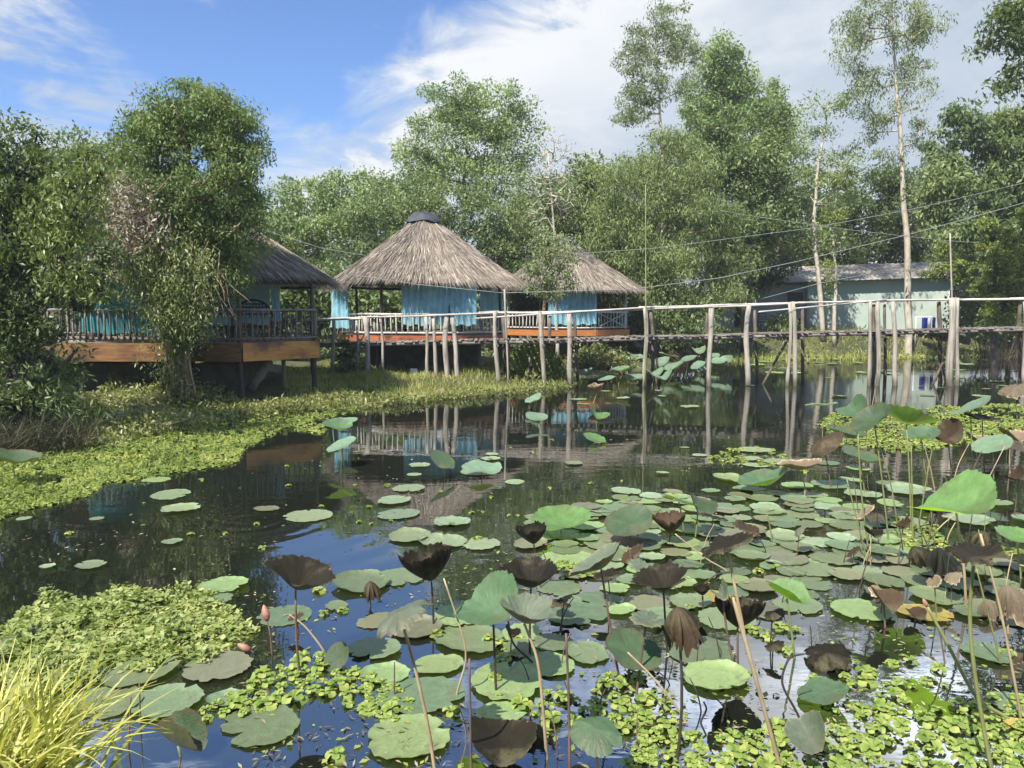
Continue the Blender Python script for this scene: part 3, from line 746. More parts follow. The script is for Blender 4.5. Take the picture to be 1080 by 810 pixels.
# --- left side
tree('vine_covered_tree', 'big domed tree draped in vines before the left hut', 186, 20.5,
     [(188, 380, 0), (184, 330, 0), (190, 250, 0), (200, 150, 0)],
     [(190, 124, 46, 36, 0, 1.2), (228, 132, 44, 36, 0, 1.2), (160, 155, 36, 44), (200, 195, 72, 66), (252, 165, 28, 52), (175, 250, 58, 60, -0.4), (240, 240, 40, 66), (182, 300, 42, 42, -0.6), (222, 285, 34, 34), (196, 340, 20, 26, -0.6, .7), (145, 215, 34, 50)],
     700, 100, 0.115, 0.042, 'vine', 'barkroot', r0=0.26, crad=0.25, droop=0.7, cat='tree', seed=20, surf=3.0)
root = bpy.data.objects['vine_covered_tree']
r = np.random.default_rng(5)
c = np.array([tuple(W(135 + r.normal() * 17, 232 + r.normal() * 26, 19.0 + r.normal() * .4)) for _ in range(60)])
leaf_obj('dead_foliage', (c[:, None] + r.normal(size=(60, 38, 3)) * 0.2).reshape(-1, 3), 0.11, 0.04, M['dead'], root, droop=0.6, r=r)['label'] = 'pale dead grey brown leaves'
c = np.array([tuple(W(r.uniform(142, 222), 268 + 75 * r.uniform(0, 1) ** 1.3, 19.1 + r.normal() * .35)) for _ in range(95)] + [tuple(W(184 + r.normal() * 13, r.uniform(335, 418), 19.9 + r.normal() * .2)) for _ in range(36)])
hv = (c[:, None] + r.normal(size=(131, 52, 3)) * np.array([.16, .16, .30])).reshape(-1, 3)
leaf_obj('hanging_vines', hv, 0.095, 0.03, M['vinepale'], root, droop=0.9, r=r)['label'] = 'paler olive vines hanging low'
mb = MB()                                             # ropy roots and hanging vines on the trunk
random.seed(9)
for k in range(22):
    x0 = 180 + random.uniform(-16, 18); x1 = 186 + random.uniform(-20, 22)
    a = W(x0, random.uniform(300, 350), 20.3 + random.uniform(-.25, .1)); b = W(x1, random.uniform(405, 424), 20.3 + random.uniform(-.35, .1))
    mb.log(a, b, random.uniform(.02, .055), None, 6, 7, 0.04)
for k in range(14):
    x0 = random.uniform(130, 240); a = W(x0, random.uniform(240, 300), 19.6); b = W(x0 + random.uniform(-35, 35), random.uniform(310, 350), 19.5)
    mb.log(a, b, .014, .008, 4, 6, 0.12)
mb.build('hanging_roots', M['barkroot'], root)
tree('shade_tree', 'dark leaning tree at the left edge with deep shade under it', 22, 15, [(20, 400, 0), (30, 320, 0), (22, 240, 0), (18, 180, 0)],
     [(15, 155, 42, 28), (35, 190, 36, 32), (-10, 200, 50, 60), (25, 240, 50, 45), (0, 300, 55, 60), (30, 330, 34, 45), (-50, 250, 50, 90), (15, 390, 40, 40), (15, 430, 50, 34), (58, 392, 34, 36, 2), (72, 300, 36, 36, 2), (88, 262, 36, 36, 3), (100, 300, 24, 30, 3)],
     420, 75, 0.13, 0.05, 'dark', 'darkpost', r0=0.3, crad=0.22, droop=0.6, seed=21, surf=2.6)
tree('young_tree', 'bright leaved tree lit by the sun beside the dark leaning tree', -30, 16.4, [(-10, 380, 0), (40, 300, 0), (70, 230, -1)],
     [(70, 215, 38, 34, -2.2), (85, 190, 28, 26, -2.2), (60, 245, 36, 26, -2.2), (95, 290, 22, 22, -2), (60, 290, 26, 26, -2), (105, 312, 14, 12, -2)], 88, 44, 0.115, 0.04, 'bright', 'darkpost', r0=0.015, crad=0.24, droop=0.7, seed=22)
tree('tree', 'green tree rising between the dark left tree and the vine covered one', 100, 25, [(100, 330, 0), (98, 220, 0)],
     [(75, 165, 30, 24), (110, 170, 34, 28), (135, 200, 26, 32), (95, 205, 45, 34), (60, 205, 30, 40), (100, 255, 40, 28)], 190, 70, 0.17, 0.065, 'mid', 'darkpost', crad=0.3, droop=0.5, seed=23)
tree('leaning_tree', 'small olive tree with crooked leaning trunk before the farthest hut', 540, 29.5, [(556, 385, 0), (568, 365, 0), (574, 320, 0), (580, 270, 0)],
     [(580, 262, 22, 26), (596, 278, 18, 22), (568, 285, 20, 24), (588, 300, 20, 16), (570, 250, 12, 16)], 75, 42, 0.15, 0.055, 'grey', 'barkroot', r0=0.13, crad=0.26, droop=0.6, seed=24, surf=2.6)
tree('bare_tree', 'nearly leafless grey twiggy tree above the gap between the huts', 588, 36, [(585, 270, 0), (582, 215, 0), (578, 160, 0)],
     [(580, 160, 22, 26), (600, 175, 16, 22), (570, 190, 18, 24), (590, 210, 20, 22), (565, 225, 16, 14)], 230, 2, 0.2, 0.05, 'grey', 'palebark', r0=0.08, crad=0.25, seed=25, limb=0.62)
tree('ivy_column', 'pale green ivy hung trunk beside the boardwalk at right', 1050, 33, [(1050, 300, 0), (1048, 240, 0)],
     [(1045, 240, 16, 16), (1050, 265, 20, 18), (1042, 295, 20, 20), (1050, 325, 26, 22), (1062, 280, 18, 30), (1075, 310, 20, 30), (1070, 240, 20, 24)], 110, 80, 0.14, 0.10, 'bush', 'darkpost', r0=0.14, crad=0.2, droop=0.8, cat='ivy', seed=26)
tree('flowering_shrub', 'loose yellow green shrub with thin stem before the building corner', 1008, 40, [(1008, 320, 0), (1006, 280, 0)],
     [(1000, 275, 16, 10), (985, 285, 14, 9), (1022, 282, 16, 12), (1010, 290, 14, 10), (992, 262, 8, 6)], 42, 45, 0.22, 0.10, 'bush', 'bark', r0=0.05, crad=0.22, droop=0.4, cat='shrub', seed=27)
# bushes on the bank
def bush(name, label, px, py, D, lobes, n, per, L, Wd, leaf, crad=0.25, seed=0, cat='bush', droop=0.2, group=None):
    r = np.random.default_rng(300 + seed)
    bx = (px - CX) / F * D
    root = empty(name, (bx, D, gh(bx, D)), label, cat, group)
    P = []
    area = sum(l[2] * l[3] for l in lobes)
    for l in lobes:
        k = max(2, int(n * l[2] * l[3] / area)); c = np.array(W(l[0], l[1], D)); s = D / F
        P.append(unit(r.normal(size=(k, 3))) * (r.uniform(0, 1, (k, 1)) ** 0.4) * np.array([l[2] * s, l[2] * s * .7, l[3] * s]) + c)
    P = np.concatenate(P)
    mb = MB(); random.seed(seed)
    for q in P[:: max(1, len(P) // 24)]:
        mb.log((bx + random.uniform(-.15, .15), D + random.uniform(-.1, .1), gh(bx, D) - .03), q, .018, .006, 4, 4, .06)
    mb.build('stem', M['stem_brown'], root)
    Q = (P[:, None] + r.normal(size=(len(P), per, 3)) * crad).reshape(-1, 3)
    Q[:, 2] = np.maximum(Q[:, 2], ground_h(Q[:, 0], Q[:, 1]) + 0.02)
    leaf_obj('foliage', Q, L, Wd, M[leaf], root, droop=droop, r=r)
    return root
bush('bush', 'bright yellow green bush on the bank at the middle hut corner', 565, 395, 28.6, [(562, 378, 20, 16), (548, 390, 16, 10), (582, 385, 16, 14), (566, 396, 30, 9)], 70, 60, 0.16, 0.05, 'bush', .16, 1)
bush('bush', 'olive bush on the bank under the farthest hut', 640, 388, 33, [(625, 375, 16, 12), (650, 383, 26, 9), (610, 385, 16, 10)], 60, 60, 0.17, 0.06, 'creeper', .18, 2)
bush('climbing_plant', 'leafy climber growing up the posts left of the middle hut', 369, 392, 27.4, [(366, 372, 8, 12), (374, 385, 10, 8), (362, 390, 9, 8)], 26, 26, 0.16, 0.12, 'mid', .13, 3, 'climber')
bush('bush', 'dark mounded bush under the dark leaning tree at left', 42, 452, 15.2, [(45, 425, 30, 25), (20, 435, 40, 25), (75, 442, 18, 14), (-40, 435, 40, 30)], 120, 60, 0.17, 0.035, 'mid', .18, 4, droop=.6)
bush('bush', 'dusky undergrowth bush far left beneath the hut deck', 20, 420, 18.5, [(10, 395, 40, 30), (60, 405, 20, 20)], 60, 50, 0.16, 0.06, 'dark', .2, 5)
bush('bush', 'low dark bushes behind the lotus bed below the boardwalk', 730, 360, 40, [(700, 350, 40, 18), (740, 352, 30, 15), (660, 345, 30, 20)], 90, 60, 0.24, 0.10, 'dark', .25, 6)
bush('bush', 'feathery bush overhanging the water behind the boardwalk', 720, 340, 41, [(710, 325, 30, 18), (690, 300, 25, 25), (745, 325, 20, 15)], 90, 60, 0.22, 0.08, 'feather', .25, 7, droop=.6)
bush('bush', 'clipped round shrub before the low annex of the green building', 822, 343, 48.2, [(822, 341, 15, 8)], 30, 50, 0.2, 0.1, 'mid', .16, 8)
bush('bush', 'shadowy bush on the far bank at the right edge', 1062, 350, 44, [(1055, 345, 26, 12), (1090, 335, 30, 25)], 60, 60, 0.22, 0.1, 'mid', .2, 9)

BK = 'bushes closing the gaps behind the huts'
for k, (px, D, top, wd, lf, lab) in enumerate([
        (250, 33, 300, 60, 'dark', 'dark bush behind the left hut railing'), (310, 34, 285, 45, 'mid', 'green bush between the left and the middle hut'), (90, 34, 300, 70, 'dark', 'dark bush behind the dark teal cloth of the left hut'),
        (400, 39, 300, 55, 'mid', 'green bush seen through the middle hut'), (350, 40, 290, 40, 'dark', 'dark bush behind the narrow gathered curtain'), (520, 43, 300, 50, 'mid', 'green bush behind the right side of the middle hut'), (680, 45, 300, 50, 'dark', 'dark bush just right of the farthest hut'), (590, 47, 305, 50, 'dark', 'dark bush seen through the farthest hut'),
        (1045, 47, 300, 40, 'dark', 'dark bush beside the right end of the green building'), (780, 56, 270, 45, 'dark', 'dark bush over the low annex roof'), (-60, 30, 300, 80, 'dark', 'dark bush beyond the left edge')]):
    h = 350 - top
    bush('bush', lab, px, 350, D, [(px, top + h * .35, wd * .7, h * .38), (px - wd * .5, top + h * .6, wd * .6, h * .4), (px + wd * .5, top + h * .6, wd * .6, h * .4)], 90, 80, .26, .11, lf, .32, 20 + k, group=BK)
# --- grass and ground creepers (stuff nobody could count)
def grass_patch(name, label, poly, n, h, wdt, mat, seed, lean=0.35):
    r = np.random.default_rng(seed)
    q = poly_px(poly, n, r)
    P = np.array([tuple(G(a, b, 0.25)) for a, b in q])
    z = ground_h(P[:, 0], P[:, 1]); P[:, 2] = np.maximum(z, 0.0) - 0.02
    d = np.stack([r.normal(size=n) * lean, r.normal(size=n) * lean, np.ones(n)], 1)
    v, f = strip_arrays(P, d, h * r.uniform(.5, 1.3, n), wdt * r.uniform(.7, 1.3, n), r.uniform(.2, 1.4, n), 3, r)
    me = np_mesh(name, v, f); me.materials.append(M[mat])
    return tag(link_mesh(name, me), label, 'grass', kind='stuff')
grass_patch('bank_grass', 'fresh green grass on the bank before the middle hut', [(300, 398), (345, 388), (470, 386), (600, 388), (620, 396), (560, 404), (490, 410), (400, 417), (300, 422)], 19000, 0.20, 0.024, 'grass', 1)
grass_patch('far_bank_grass', 'sunlit yellow green grass on the far bank below the building', [(730, 372), (770, 352), (1085, 348), (1200, 346), (1200, 366), (1080, 371), (900, 375), (765, 377)], 16000, 0.36, 0.045, 'fargrass', 2)
grass_patch('dry_reeds', 'dry brown reeds drooping under the dark leaning tree', [(-60, 440), (60, 430), (95, 445), (90, 462), (20, 470), (-60, 480)], 5000, 0.75, 0.016, 'drygrass', 3, 0.6)
def creeper_patch(name, label, poly, n, L, Wd, mat, seed, mound=0.25, zr=0.25):
    r = np.random.default_rng(seed)
    q = poly_px(poly, n, r)
    P = np.array([tuple(G(a, b, zr)) for a, b in q])
    z = np.maximum(ground_h(P[:, 0], P[:, 1]), 0.0)
    m = 0.5 + 0.25 * np.sin(P[:, 0] * 2.1 + 1.3 * np.sin(P[:, 1])) + 0.25 * np.sin(P[:, 1] * 1.7 + P[:, 0])
    P[:, 2] = z + r.uniform(0, 1, n) * mound * m
    v, f = leaf_arrays(P, L, Wd, 0.0, 0.5, 0.2, None, r)
    me = np_mesh(name, v, f); me.materials.append(M[mat])
    return tag(link_mesh(name, me), label, 'creeper', kind='stuff')
creeper_patch('creeper_mound', 'tangled olive creepers mounded round the vine covered tree', [(70, 440), (110, 418), (150, 405), (200, 410), (260, 420), (335, 412), (345, 424), (250, 434), (180, 446), (80, 462)], 12000, 0.12, 0.05, 'creeper', 4, .45)
creeper_patch('shore_creepers', 'low mixed weeds along the shore of the grassy bank', [(240, 432), (330, 412), (420, 412), (520, 408), (590, 397), (605, 402), (560, 407), (490, 412), (400, 420), (330, 426)], 9000, 0.12, 0.05, 'creeper', 5, .3)
creeper_patch('far_creepers', 'brownish weeds at the waterline of the far bank', [(750, 368), (900, 366), (1080, 360), (1200, 358), (1200, 372), (1000, 376), (880, 378), (760, 379)], 6000, 0.2, 0.09, 'creeper', 6, .35, 0.1)
creeper_patch('undergrowth', 'dusky undergrowth covering the ground beneath the trees and huts', [(-250, 405), (60, 392), (340, 384), (640, 376), (760, 352), (820, 349), (760, 346), (340, 372), (-250, 385)], 12000, 0.2, 0.09, 'mid', 7, .35, 0.35)

# ------------------------------------------------------------------ huts
def thatch(root, c, Rr, ez, pz, seed, capR=0.55, n=12000):
    r = np.random.default_rng(seed)
    H = pz - ez
    def surf(s, th):                                       # s 0 at the peak, 1 at the eave
        rad = Rr * s * (1 + 0.02 * np.sin(5 * th + seed)); z = pz - H * (s ** 0.94) + 0.05 * np.sin(3 * th + seed) * s
        return np.stack([c[0] + rad * np.cos(th), c[1] + rad * np.sin(th), z], -1)
    ns, nt = 10, 48
    S, T = np.meshgrid(np.linspace(0.02, 0.985, ns), np.linspace(0, 2 * np.pi, nt, endpoint=False), indexing='ij')
    v = surf(S, T).reshape(-1, 3)
    idx = lambda i, j: i * nt + (j % nt)
    f = [(idx(i, j), idx(i + 1, j), idx(i + 1, j + 1), idx(i, j + 1)) for i in range(ns - 1) for j in range(nt)]
    s = np.sqrt(r.uniform(0.004, 1, n)); th = r.uniform(0, 2 * np.pi, n)
    k = n // 5; s[:k] = r.uniform(0.90, 1.0, k)               # extra straw along the eave
    P = surf(s, th)
    down = surf(np.minimum(s + .05, 1.06), th) - P
    tang = np.stack([-np.sin(th), np.cos(th), 0 * th], -1)
    d = unit(unit(down) + tang * r.normal(size=(n, 1)) * 0.09 + np.array([0, 0, .04]) * r.normal(size=(n, 1)))
    P[:, 2] += r.uniform(0.0, 0.06, n)
    bend = np.where(s > .9, r.uniform(.05, .5, n), r.uniform(-.02, .12, n))
    L = r.uniform(.45, 1.0, n) * np.where(s > .92, .55, 1.0); Wd = r.uniform(.012, .030, n)
    v2, f2 = strip_arrays(P, d, L, Wd, bend, 2, r)
    m_ = n // 5; th3 = r.uniform(0, 2 * np.pi, m_); P3 = surf(r.uniform(.95, 1.0, m_), th3); t3 = np.stack([-np.sin(th3), np.cos(th3), 0 * th3], -1)   # ragged fringe
    d3 = unit(np.stack([np.cos(th3), np.sin(th3), -r.uniform(.7, 2.2, m_)], -1) + t3 * r.normal(size=(m_, 1)) * .35)
    v3, f3 = strip_arrays(P3, d3, r.uniform(.10, .34, m_) * (.7 + .4 * np.sin(7 * th3)), r.uniform(.012, .03, m_), r.uniform(.2, .9, m_), 2, r)
    v2, f2 = np.concatenate([v2, v3]), np.concatenate([f2, f3 + len(v2)])
    me = np_mesh('roof', np.concatenate([v, v2]), np.concatenate([np.array(f), f2 + len(v)])); me.materials.append(M['thatch'])
    roof = link_mesh('roof', me, root)
    # ridge cap, a dark folded sheet over the peak
    mb = MB()
    rings = [(0.05, pz - .06), (capR * .62, pz - .04), (capR * .85, pz - .16), (capR * 1.25, pz - H / Rr * capR * 1.25 + .10)]
    m = 16; b0 = len(mb.v)
    for q, (ra, z) in enumerate(rings):
        for i in range(m):
            a = 2 * math.pi * i / m
            w = 1 + 0.16 * math.sin(i * 2.3 + q) + .07 * math.sin(i * 5.1)
            mb.v.append((c[0] + ra * w * math.cos(a), c[1] + ra * w * math.sin(a), z + (.05 if q else .02) * math.sin(i * 1.7)))
    for q in range(3):
        for i in range(m):
            mb.f.append([q * m + i, q * m + (i + 1) % m, (q + 1) * m + (i + 1) % m, (q + 1) * m + i]); mb.smooth.append(True)
    mb.f.append(list(range(m))); mb.smooth.append(True)
    mb.build('ridge_cap', M['cap'], roof)
    return roof

def railing(mb, a, b, h, sp, r_b=0.026, r_r=0.042, low=0.12):
    a, b = Vector(a), Vector(b)
    L = (b - a).length; n = max(2, int(L / sp))
    up = Vector((0, 0, 1))
    mb.log(a + up * h, b + up * h, r_r, r_r, 6, 5, .012)
    mb.log(a + up * low, b + up * low, r_r * .85, r_r * .85, 6, 5, .012)
    for i in range(1, n):
        p = a.lerp(b, i / n)
        mb.log(p + up * (low * .6), p + up * (h + random.uniform(-.03, .02)) + Vector((random.uniform(-.03, .03), 0, 0)), r_b * random.uniform(.7, 1.4), None, 5, 3, .02)

def hut(label, c, poly, fz, roofc, Rr, ez, pz, fascia_h, fmats, seed, rail_sp, railmat, postmat, skip=(), rail_h=.9, piers=(), xbrace=None, plate=None):
    random.seed(seed)
    root = empty('thatched_hut', (c[0], c[1], gh(c[0], c[1])), label, 'hut', 'round thatched huts on stilts')
    n = len(poly)
    mb = MB()
    b0 = len(mb.v)
    for z in (fz, fz - .10):
        for x, y in poly: mb.v.append((x, y, z))
    mb.f.append([i for i in range(n)]); mb.smooth.append(False)
    mb.f.append([n + i for i in range(n)][::-1]); mb.smooth.append(False)
    for i in range(n):
        mb.f.append([i, n + i, n + (i + 1) % n, (i + 1) % n]); mb.smooth.append(False)
    mb.build('floor', M['plank'], root)
    for i in range(n):
        a, b = Vector((*poly[i], 0)), Vector((*poly[(i + 1) % n], 0))
        nrm = Vector(((b - a).y, -(b - a).x, 0)).normalized()
        if (Vector((c[0], c[1], 0)) - a).dot(nrm) > 0: nrm = -nrm
        m = fmats[i] if isinstance(fmats, (list, tuple)) else fmats
        mb = MB(); o = nrm * .03; zc = fz + .02 - fascia_h / 2
        e = (b - a).normalized() * .012
        mb.beam(a + o + e + Vector((0, 0, zc)), b + o - e + Vector((0, 0, zc)), .04, fascia_h)
        mb.build('fascia', M[m], root)
        if i not in skip:
            mb = MB(); q = -nrm * .06
            railing(mb, a + q + Vector((0, 0, fz)), b + q + Vector((0, 0, fz)), rail_h, rail_sp)
            if xbrace == i:
                mid = a.lerp(b, .5) + q
                for s0, s1 in ((a + q, b + q), (b + q, a + q)):
                    mb.log(s0.lerp(s1, .05) + Vector((0, 0, fz + .12)), s0.lerp(s1, .95) + Vector((0, 0, fz + rail_h - .03)), .025, None, 5, 4, .01)
            mb.build('railing', M[railmat], root)
        # roof post at each corner
        mb = MB()
        inn = (Vector((c[0], c[1], 0)) - a).normalized() * .16
        dr = ((a + inn - Vector((roofc[0], roofc[1], 0))).length) / Rr
        ztop = pz - (pz - ez) * min(dr, 1) ** .94 - .06
        mb.log(a + inn + Vector((0, 0, fz - .05)), a + inn + Vector((0, 0, max(ztop, fz + 1.5))), .06, .05, 7, 5, .012)
        mb.build('post', M[postmat], root)
        # stilt under each corner
        mb = MB(); s = a + inn
        mb.log((s.x, s.y, gh(s.x, s.y) - .3), (s.x, s.y, fz - .10), .09, .08, 7, 4, .015)
        mb.build('stilt', M['darkpost'], root)
    if plate:
        mb = MB()                                             # ring beam and rafters under the thatch
        for i in range(n):
            a, b = Vector((*poly[i], 0)), Vector((*poly[(i + 1) % n], 0))
            mb.log(a * .97 + Vector((c[0], c[1], 0)) * .03 + Vector((0, 0, plate)), b * .97 + Vector((c[0], c[1], 0)) * .03 + Vector((0, 0, plate)), .05, .05, 6, 3, .005)
            mb.log(a + Vector((0, 0, plate)), Vector((roofc[0], roofc[1], pz - .25)), .04, .03, 5, 3, .005)
        mb.build('roof_frame', M['darkpost'], root)
    for (x0, x1, y0, y1, ztop) in piers:
        mb = MB(); xc, yc = (x0 + x1) / 2, (y0 + y1) / 2; zb = gh(xc, yc) - .5
        mb.box((xc, yc, (zb + ztop) / 2), (x1 - x0, y1 - y0, ztop - zb))
        mb.build('pier', M['concrete'], root)
    thatch(root, roofc, Rr, ez, pz, seed)
    return root

def octo(c, r, rot=0.0): return [(c[0] + r * math.cos(rot + R(22.5 + 45 * i)), c[1] + r * math.sin(rot + R(22.5 + 45 * i))) for i in range(8)]
def XD(px, D): return ((px - CX) / F * D, D)

c1 = XD(449, 31.6)
o1 = octo(c1, 3.45)
hut('round thatched hut with dark cap in the middle of the photo', c1, o1, 1.72, c1, 3.9, 3.72, 6.62, .36, 'redboard', 1, .20, 'hutrail', 'darkpost', rail_h=.80,
    piers=[(c1[0] - 2.0, c1[0] + 2.2, c1[1] - 1.6, c1[1] + 1.5, 1.6)], plate=3.62)
c2 = XD(596, 39.0)
o2 = octo(c2, 3.25)
hut('round thatched hut farthest back half hidden by the leaning tree', c2, o2, 1.78, c2, 3.72, 3.74, 6.35, .28, 'orangeboard', 2, .22, 'hutrail', 'hutrail', rail_h=.85,
    piers=[(c2[0] - 1.6, c2[0] + 1.6, c2[1] - 1.6, c2[1] + 1.5, 1.6)], xbrace=6, plate=3.68)
p3 = [XD(38, 21.0), XD(255, 20.9), XD(336, 22.8), XD(334, 27.6), XD(48, 28.0)]
c3 = XD(205, 24.3)
hut('wide thatched hut on the left with orange board round its deck', c3, p3, 1.72, XD(214, 24.3), 4.15, 3.55, 6.3, .50, ['shadeboard', 'fascia', 'fascia', 'shadeboard', 'shadeboard'], 3, .17, 'darkrail', 'darklog', rail_h=.92,
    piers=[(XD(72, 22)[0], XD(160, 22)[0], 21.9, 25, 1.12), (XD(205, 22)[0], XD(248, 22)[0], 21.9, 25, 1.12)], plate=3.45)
h3 = [o for o in bpy.data.objects if o.name.startswith('thatched_hut')][-1]
mb = MB(); mb.log(W(264, 412, 21.6), W(284, 380, 22.0), .14, .13, 8, 4, .01); mb.build('strut', M['darklog'], h3)
mb = MB(); mb.log(W(299, 411, 22.3), W(299, 376, 22.3), .06, .06, 8, 4, .01); mb.build('strut', M['darklog'], h3)
mb = MB(); mb.log(W(217, 365, 20.95), W(216, 330, 20.95), .085, .08, 8, 4, .01); mb.build('post', M['log'], h3)

def curtain(label, a, b, z0, z1, mat, folds, seed, amp=.05, taper=0.0, group='turquoise curtains of the huts'):
    r = np.random.default_rng(seed)
    a, b = Vector((a[0], a[1], 0)), Vector((b[0], b[1], 0))
    nu, nvv = folds * 8 + 1, 12
    side = (b - a).normalized(); nrm = Vector((-side.y, side.x, 0)); Lw = (b - a).length
    ph = np.cumsum(r.uniform(.5, 1.5, nu)); ph = ph / ph[-1] * folds * 2 * np.pi
    vs_ = []
    for j in range(nvv):
        tt = j / (nvv - 1)
        for i in range(nu):
            s = i / (nu - 1)
            x = (s - .5) * (1 - taper * tt * (1 - tt) * 2) + .5
            off = amp * math.sin(ph[i] + .5 * math.sin(tt * 3)) * (.45 + .55 * tt) + .02 * math.sin(7 * s + 5 * tt)
            zz = z1 - (z1 - z0) * tt + (.035 * math.sin(ph[i] * .5) if j == nvv - 1 else 0) - (.05 * math.sin(ph[i] / 2) ** 2 if j == 0 else 0)
            p = a + side * (x * Lw) + nrm * off
            vs_.append((p.x, p.y, zz))
    f = [(j * nu + i, j * nu + i + 1, (j + 1) * nu + i + 1, (j + 1) * nu + i) for j in range(nvv - 1) for i in range(nu - 1)]
    me = np_mesh('curtain', vs_, f, smooth=True); me.materials.append(M[mat])
    return tag(link_mesh('curtain', me), label, 'curtain', group)
def lerp2(a, b, t): return (a[0] + (b[0] - a[0]) * t, a[1] + (b[1] - a[1]) * t)
curtain('wide turquoise curtain across the front of the middle hut', XD(424, 28.5), XD(503, 28.5), 2.12, 3.66, 'curtain', 13, 1)
curtain('narrow gathered turquoise curtain at the left corner of the middle hut', XD(348, 29.9), XD(369, 29.4), 2.0, 3.62, 'curtain', 4, 2, .07, .3)
curtain('shaded turquoise curtain at the right rear side of the middle hut', XD(507, 30.4), XD(531, 31.2), 2.45, 3.5, 'curtain', 5, 3)
curtain('turquoise curtain across the front of the farthest hut', XD(578, 36.0), XD(629, 36.0), 2.05, 3.68, 'curtain', 9, 4)
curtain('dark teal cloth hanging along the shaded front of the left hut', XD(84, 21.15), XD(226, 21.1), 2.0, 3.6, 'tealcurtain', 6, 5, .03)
curtain('pale teal cloth behind the chair backs of the left hut', XD(222, 24.6), XD(286, 24.9), 2.2, 3.5, 'curtain', 4, 6, .02)
curtain('narrow blue cloth tied beside a post of the left hut', XD(286, 23.8), XD(298, 23.9), 2.3, 3.45, 'curtain', 3, 7, .05, .5)

# wicker chairs on the left hut
def chair(label, px, D, w):
    x, y = XD(px, D); root = empty('wicker_chair', (x, y, 1.72), label, 'chair', 'wicker chairs in the left hut')
    mb = MB(); mb.tube([(x + w / 2 * math.cos(a), y, 2.42 + .52 * math.sin(a)) for a in np.linspace(0, math.pi, 15)], .035, 6)
    for k in range(-4, 5):
        q = k / 5; mb.tube([(x + w / 2 * q, y + .01, 2.40), (x + w / 2 * q * .8, y + .01, 2.42 + .5 * math.sqrt(1 - q * q * .64) - .02)], .014, 4)
    for k in range(1, 5):
        z = 2.42 + .1 * k; hw = w / 2 * math.sqrt(max(0, 1 - (.1 * k / .52) ** 2)); mb.tube([(x - hw, y + .015, z), (x + hw, y + .015, z)], .02, 4)
    mb.build('backrest', M['wicker'], root)
    mb = MB(); mb.box((x, y - .27, 2.16), (w * .9, .52, .07)); mb.build('seat', M['wicker'], root)
    for sx in (-1, 1):
        for sy in (0, 1):
            mb = MB(); mb.log((x + sx * w * .42, y - .02 - sy * .48, 1.72), (x + sx * w * .42, y - .02 - sy * .48, 2.42 if sy == 0 else 2.13), .03, .03, 6, 2, .005); mb.build('leg', M['wicker'], root)
chair('dark round backed wicker chair nearer the vine covered tree', 231, 22.6, 1.0)
chair('dark round backed wicker chair nearer the thatched eave corner', 268, 23.0, 1.15)

# ------------------------------------------------------------------ boardwalk
BD = 28.0
def path(ptsx):
    xs = [p[0] for p in ptsx]; ys = [p[1] for p in ptsx]
    return lambda x: float(np.interp(x, xs, ys))
deck_y = path([(320, 362), (348, 361), (420, 360), (518, 358), (581, 358), (670, 354.5), (740, 354), (790, 352), (860, 350), (1000, 347), (1080, 345), (1320, 341)])
rail_y = path([(320, 339), (348, 337), (420, 334), (518, 330), (581, 331), (670, 326), (740, 324), (860, 319), (1000, 316.5), (1080, 316), (1320, 313)])
bw0 = W(640, deck_y(640), BD)
bw = empty('boardwalk', (bw0.x, BD, 0), 'long rickety boardwalk of poles and planks crossing the pond', 'boardwalk')
random.seed(77)
mb = MB(); x = 320.0
while x < 1320:
    p = W(x, deck_y(x), BD)
    y0 = random.choice([27.32, 27.36, 27.40, 27.28, 27.22]); y1 = 28.75 + random.uniform(-.1, .1)
    mb.box((p.x, (y0 + y1) / 2, p.z + random.uniform(-.008, .012)), (random.uniform(.11, .17), y1 - y0, .035), random.uniform(-.04, .04))
    x += random.uniform(4.8, 6.2)
mb.build('deck', M['plank'], bw)
knots = [320, 388, 450, 523, 570, 600, 680, 750, 790, 837, 920, 1003, 1080, 1180, 1320]
for dep, off in ((27.42, 0), (28.6, 0)):
    for a, b in zip(knots, knots[1:]):
        pa, pb = W(a, deck_y(a), BD), W(b, deck_y(b), BD)
        mb = MB(); mb.log((pa.x, dep, pa.z - .09), (pb.x, dep, pb.z - .09), .06, .055, 7, 5, .006); mb.build('stringer', M['darkrail'], bw)
for dep, dz in ((27.38, 0), (28.68, .03)):
    for a, b in zip(knots, knots[1:]):
        pa, pb = W(a, rail_y(a), BD), W(b, rail_y(b), BD)
        ja, jb = random.uniform(-.02, .03), random.uniform(-.02, .03)
        mb = MB(); mb.log((pa.x - .12, dep - .05, pa.z + dz + ja), (pb.x + .12, dep - .05, pb.z + dz + jb), .036, .032, 6, 7, .006); mb.build('handrail', M['rail'], bw)
mb = MB(); mb.log(W(500, 336, 27.3), W(690, 324, 27.3), .03, .03, 6, 8, .004); mb.build('handrail', M['rail'], bw)
mb = MB(); mb.log(W(800, 329, 27.3), W(935, 316, 27.3), .03, .025, 6, 8, .004); mb.build('handrail', M['rail'], bw)
def bpost(x0, y0, x1, y1, dep, r, mat='log'):
    a = W(x0, y0, dep); b = W(x1, y1, dep)
    z0 = min(a.z, gh(a.x, dep)) - .4 if gh(a.x, dep) > -.5 else -.5
    a = a + (a - b).normalized() * max(0, a.z - z0)
    mb = MB(); mb.log(a, b, r * .74 * (q_ := random.uniform(.78, 1.12)), r * .64 * q_, 9, 8, .026, .13); mb.build('post', M[mat], bw)
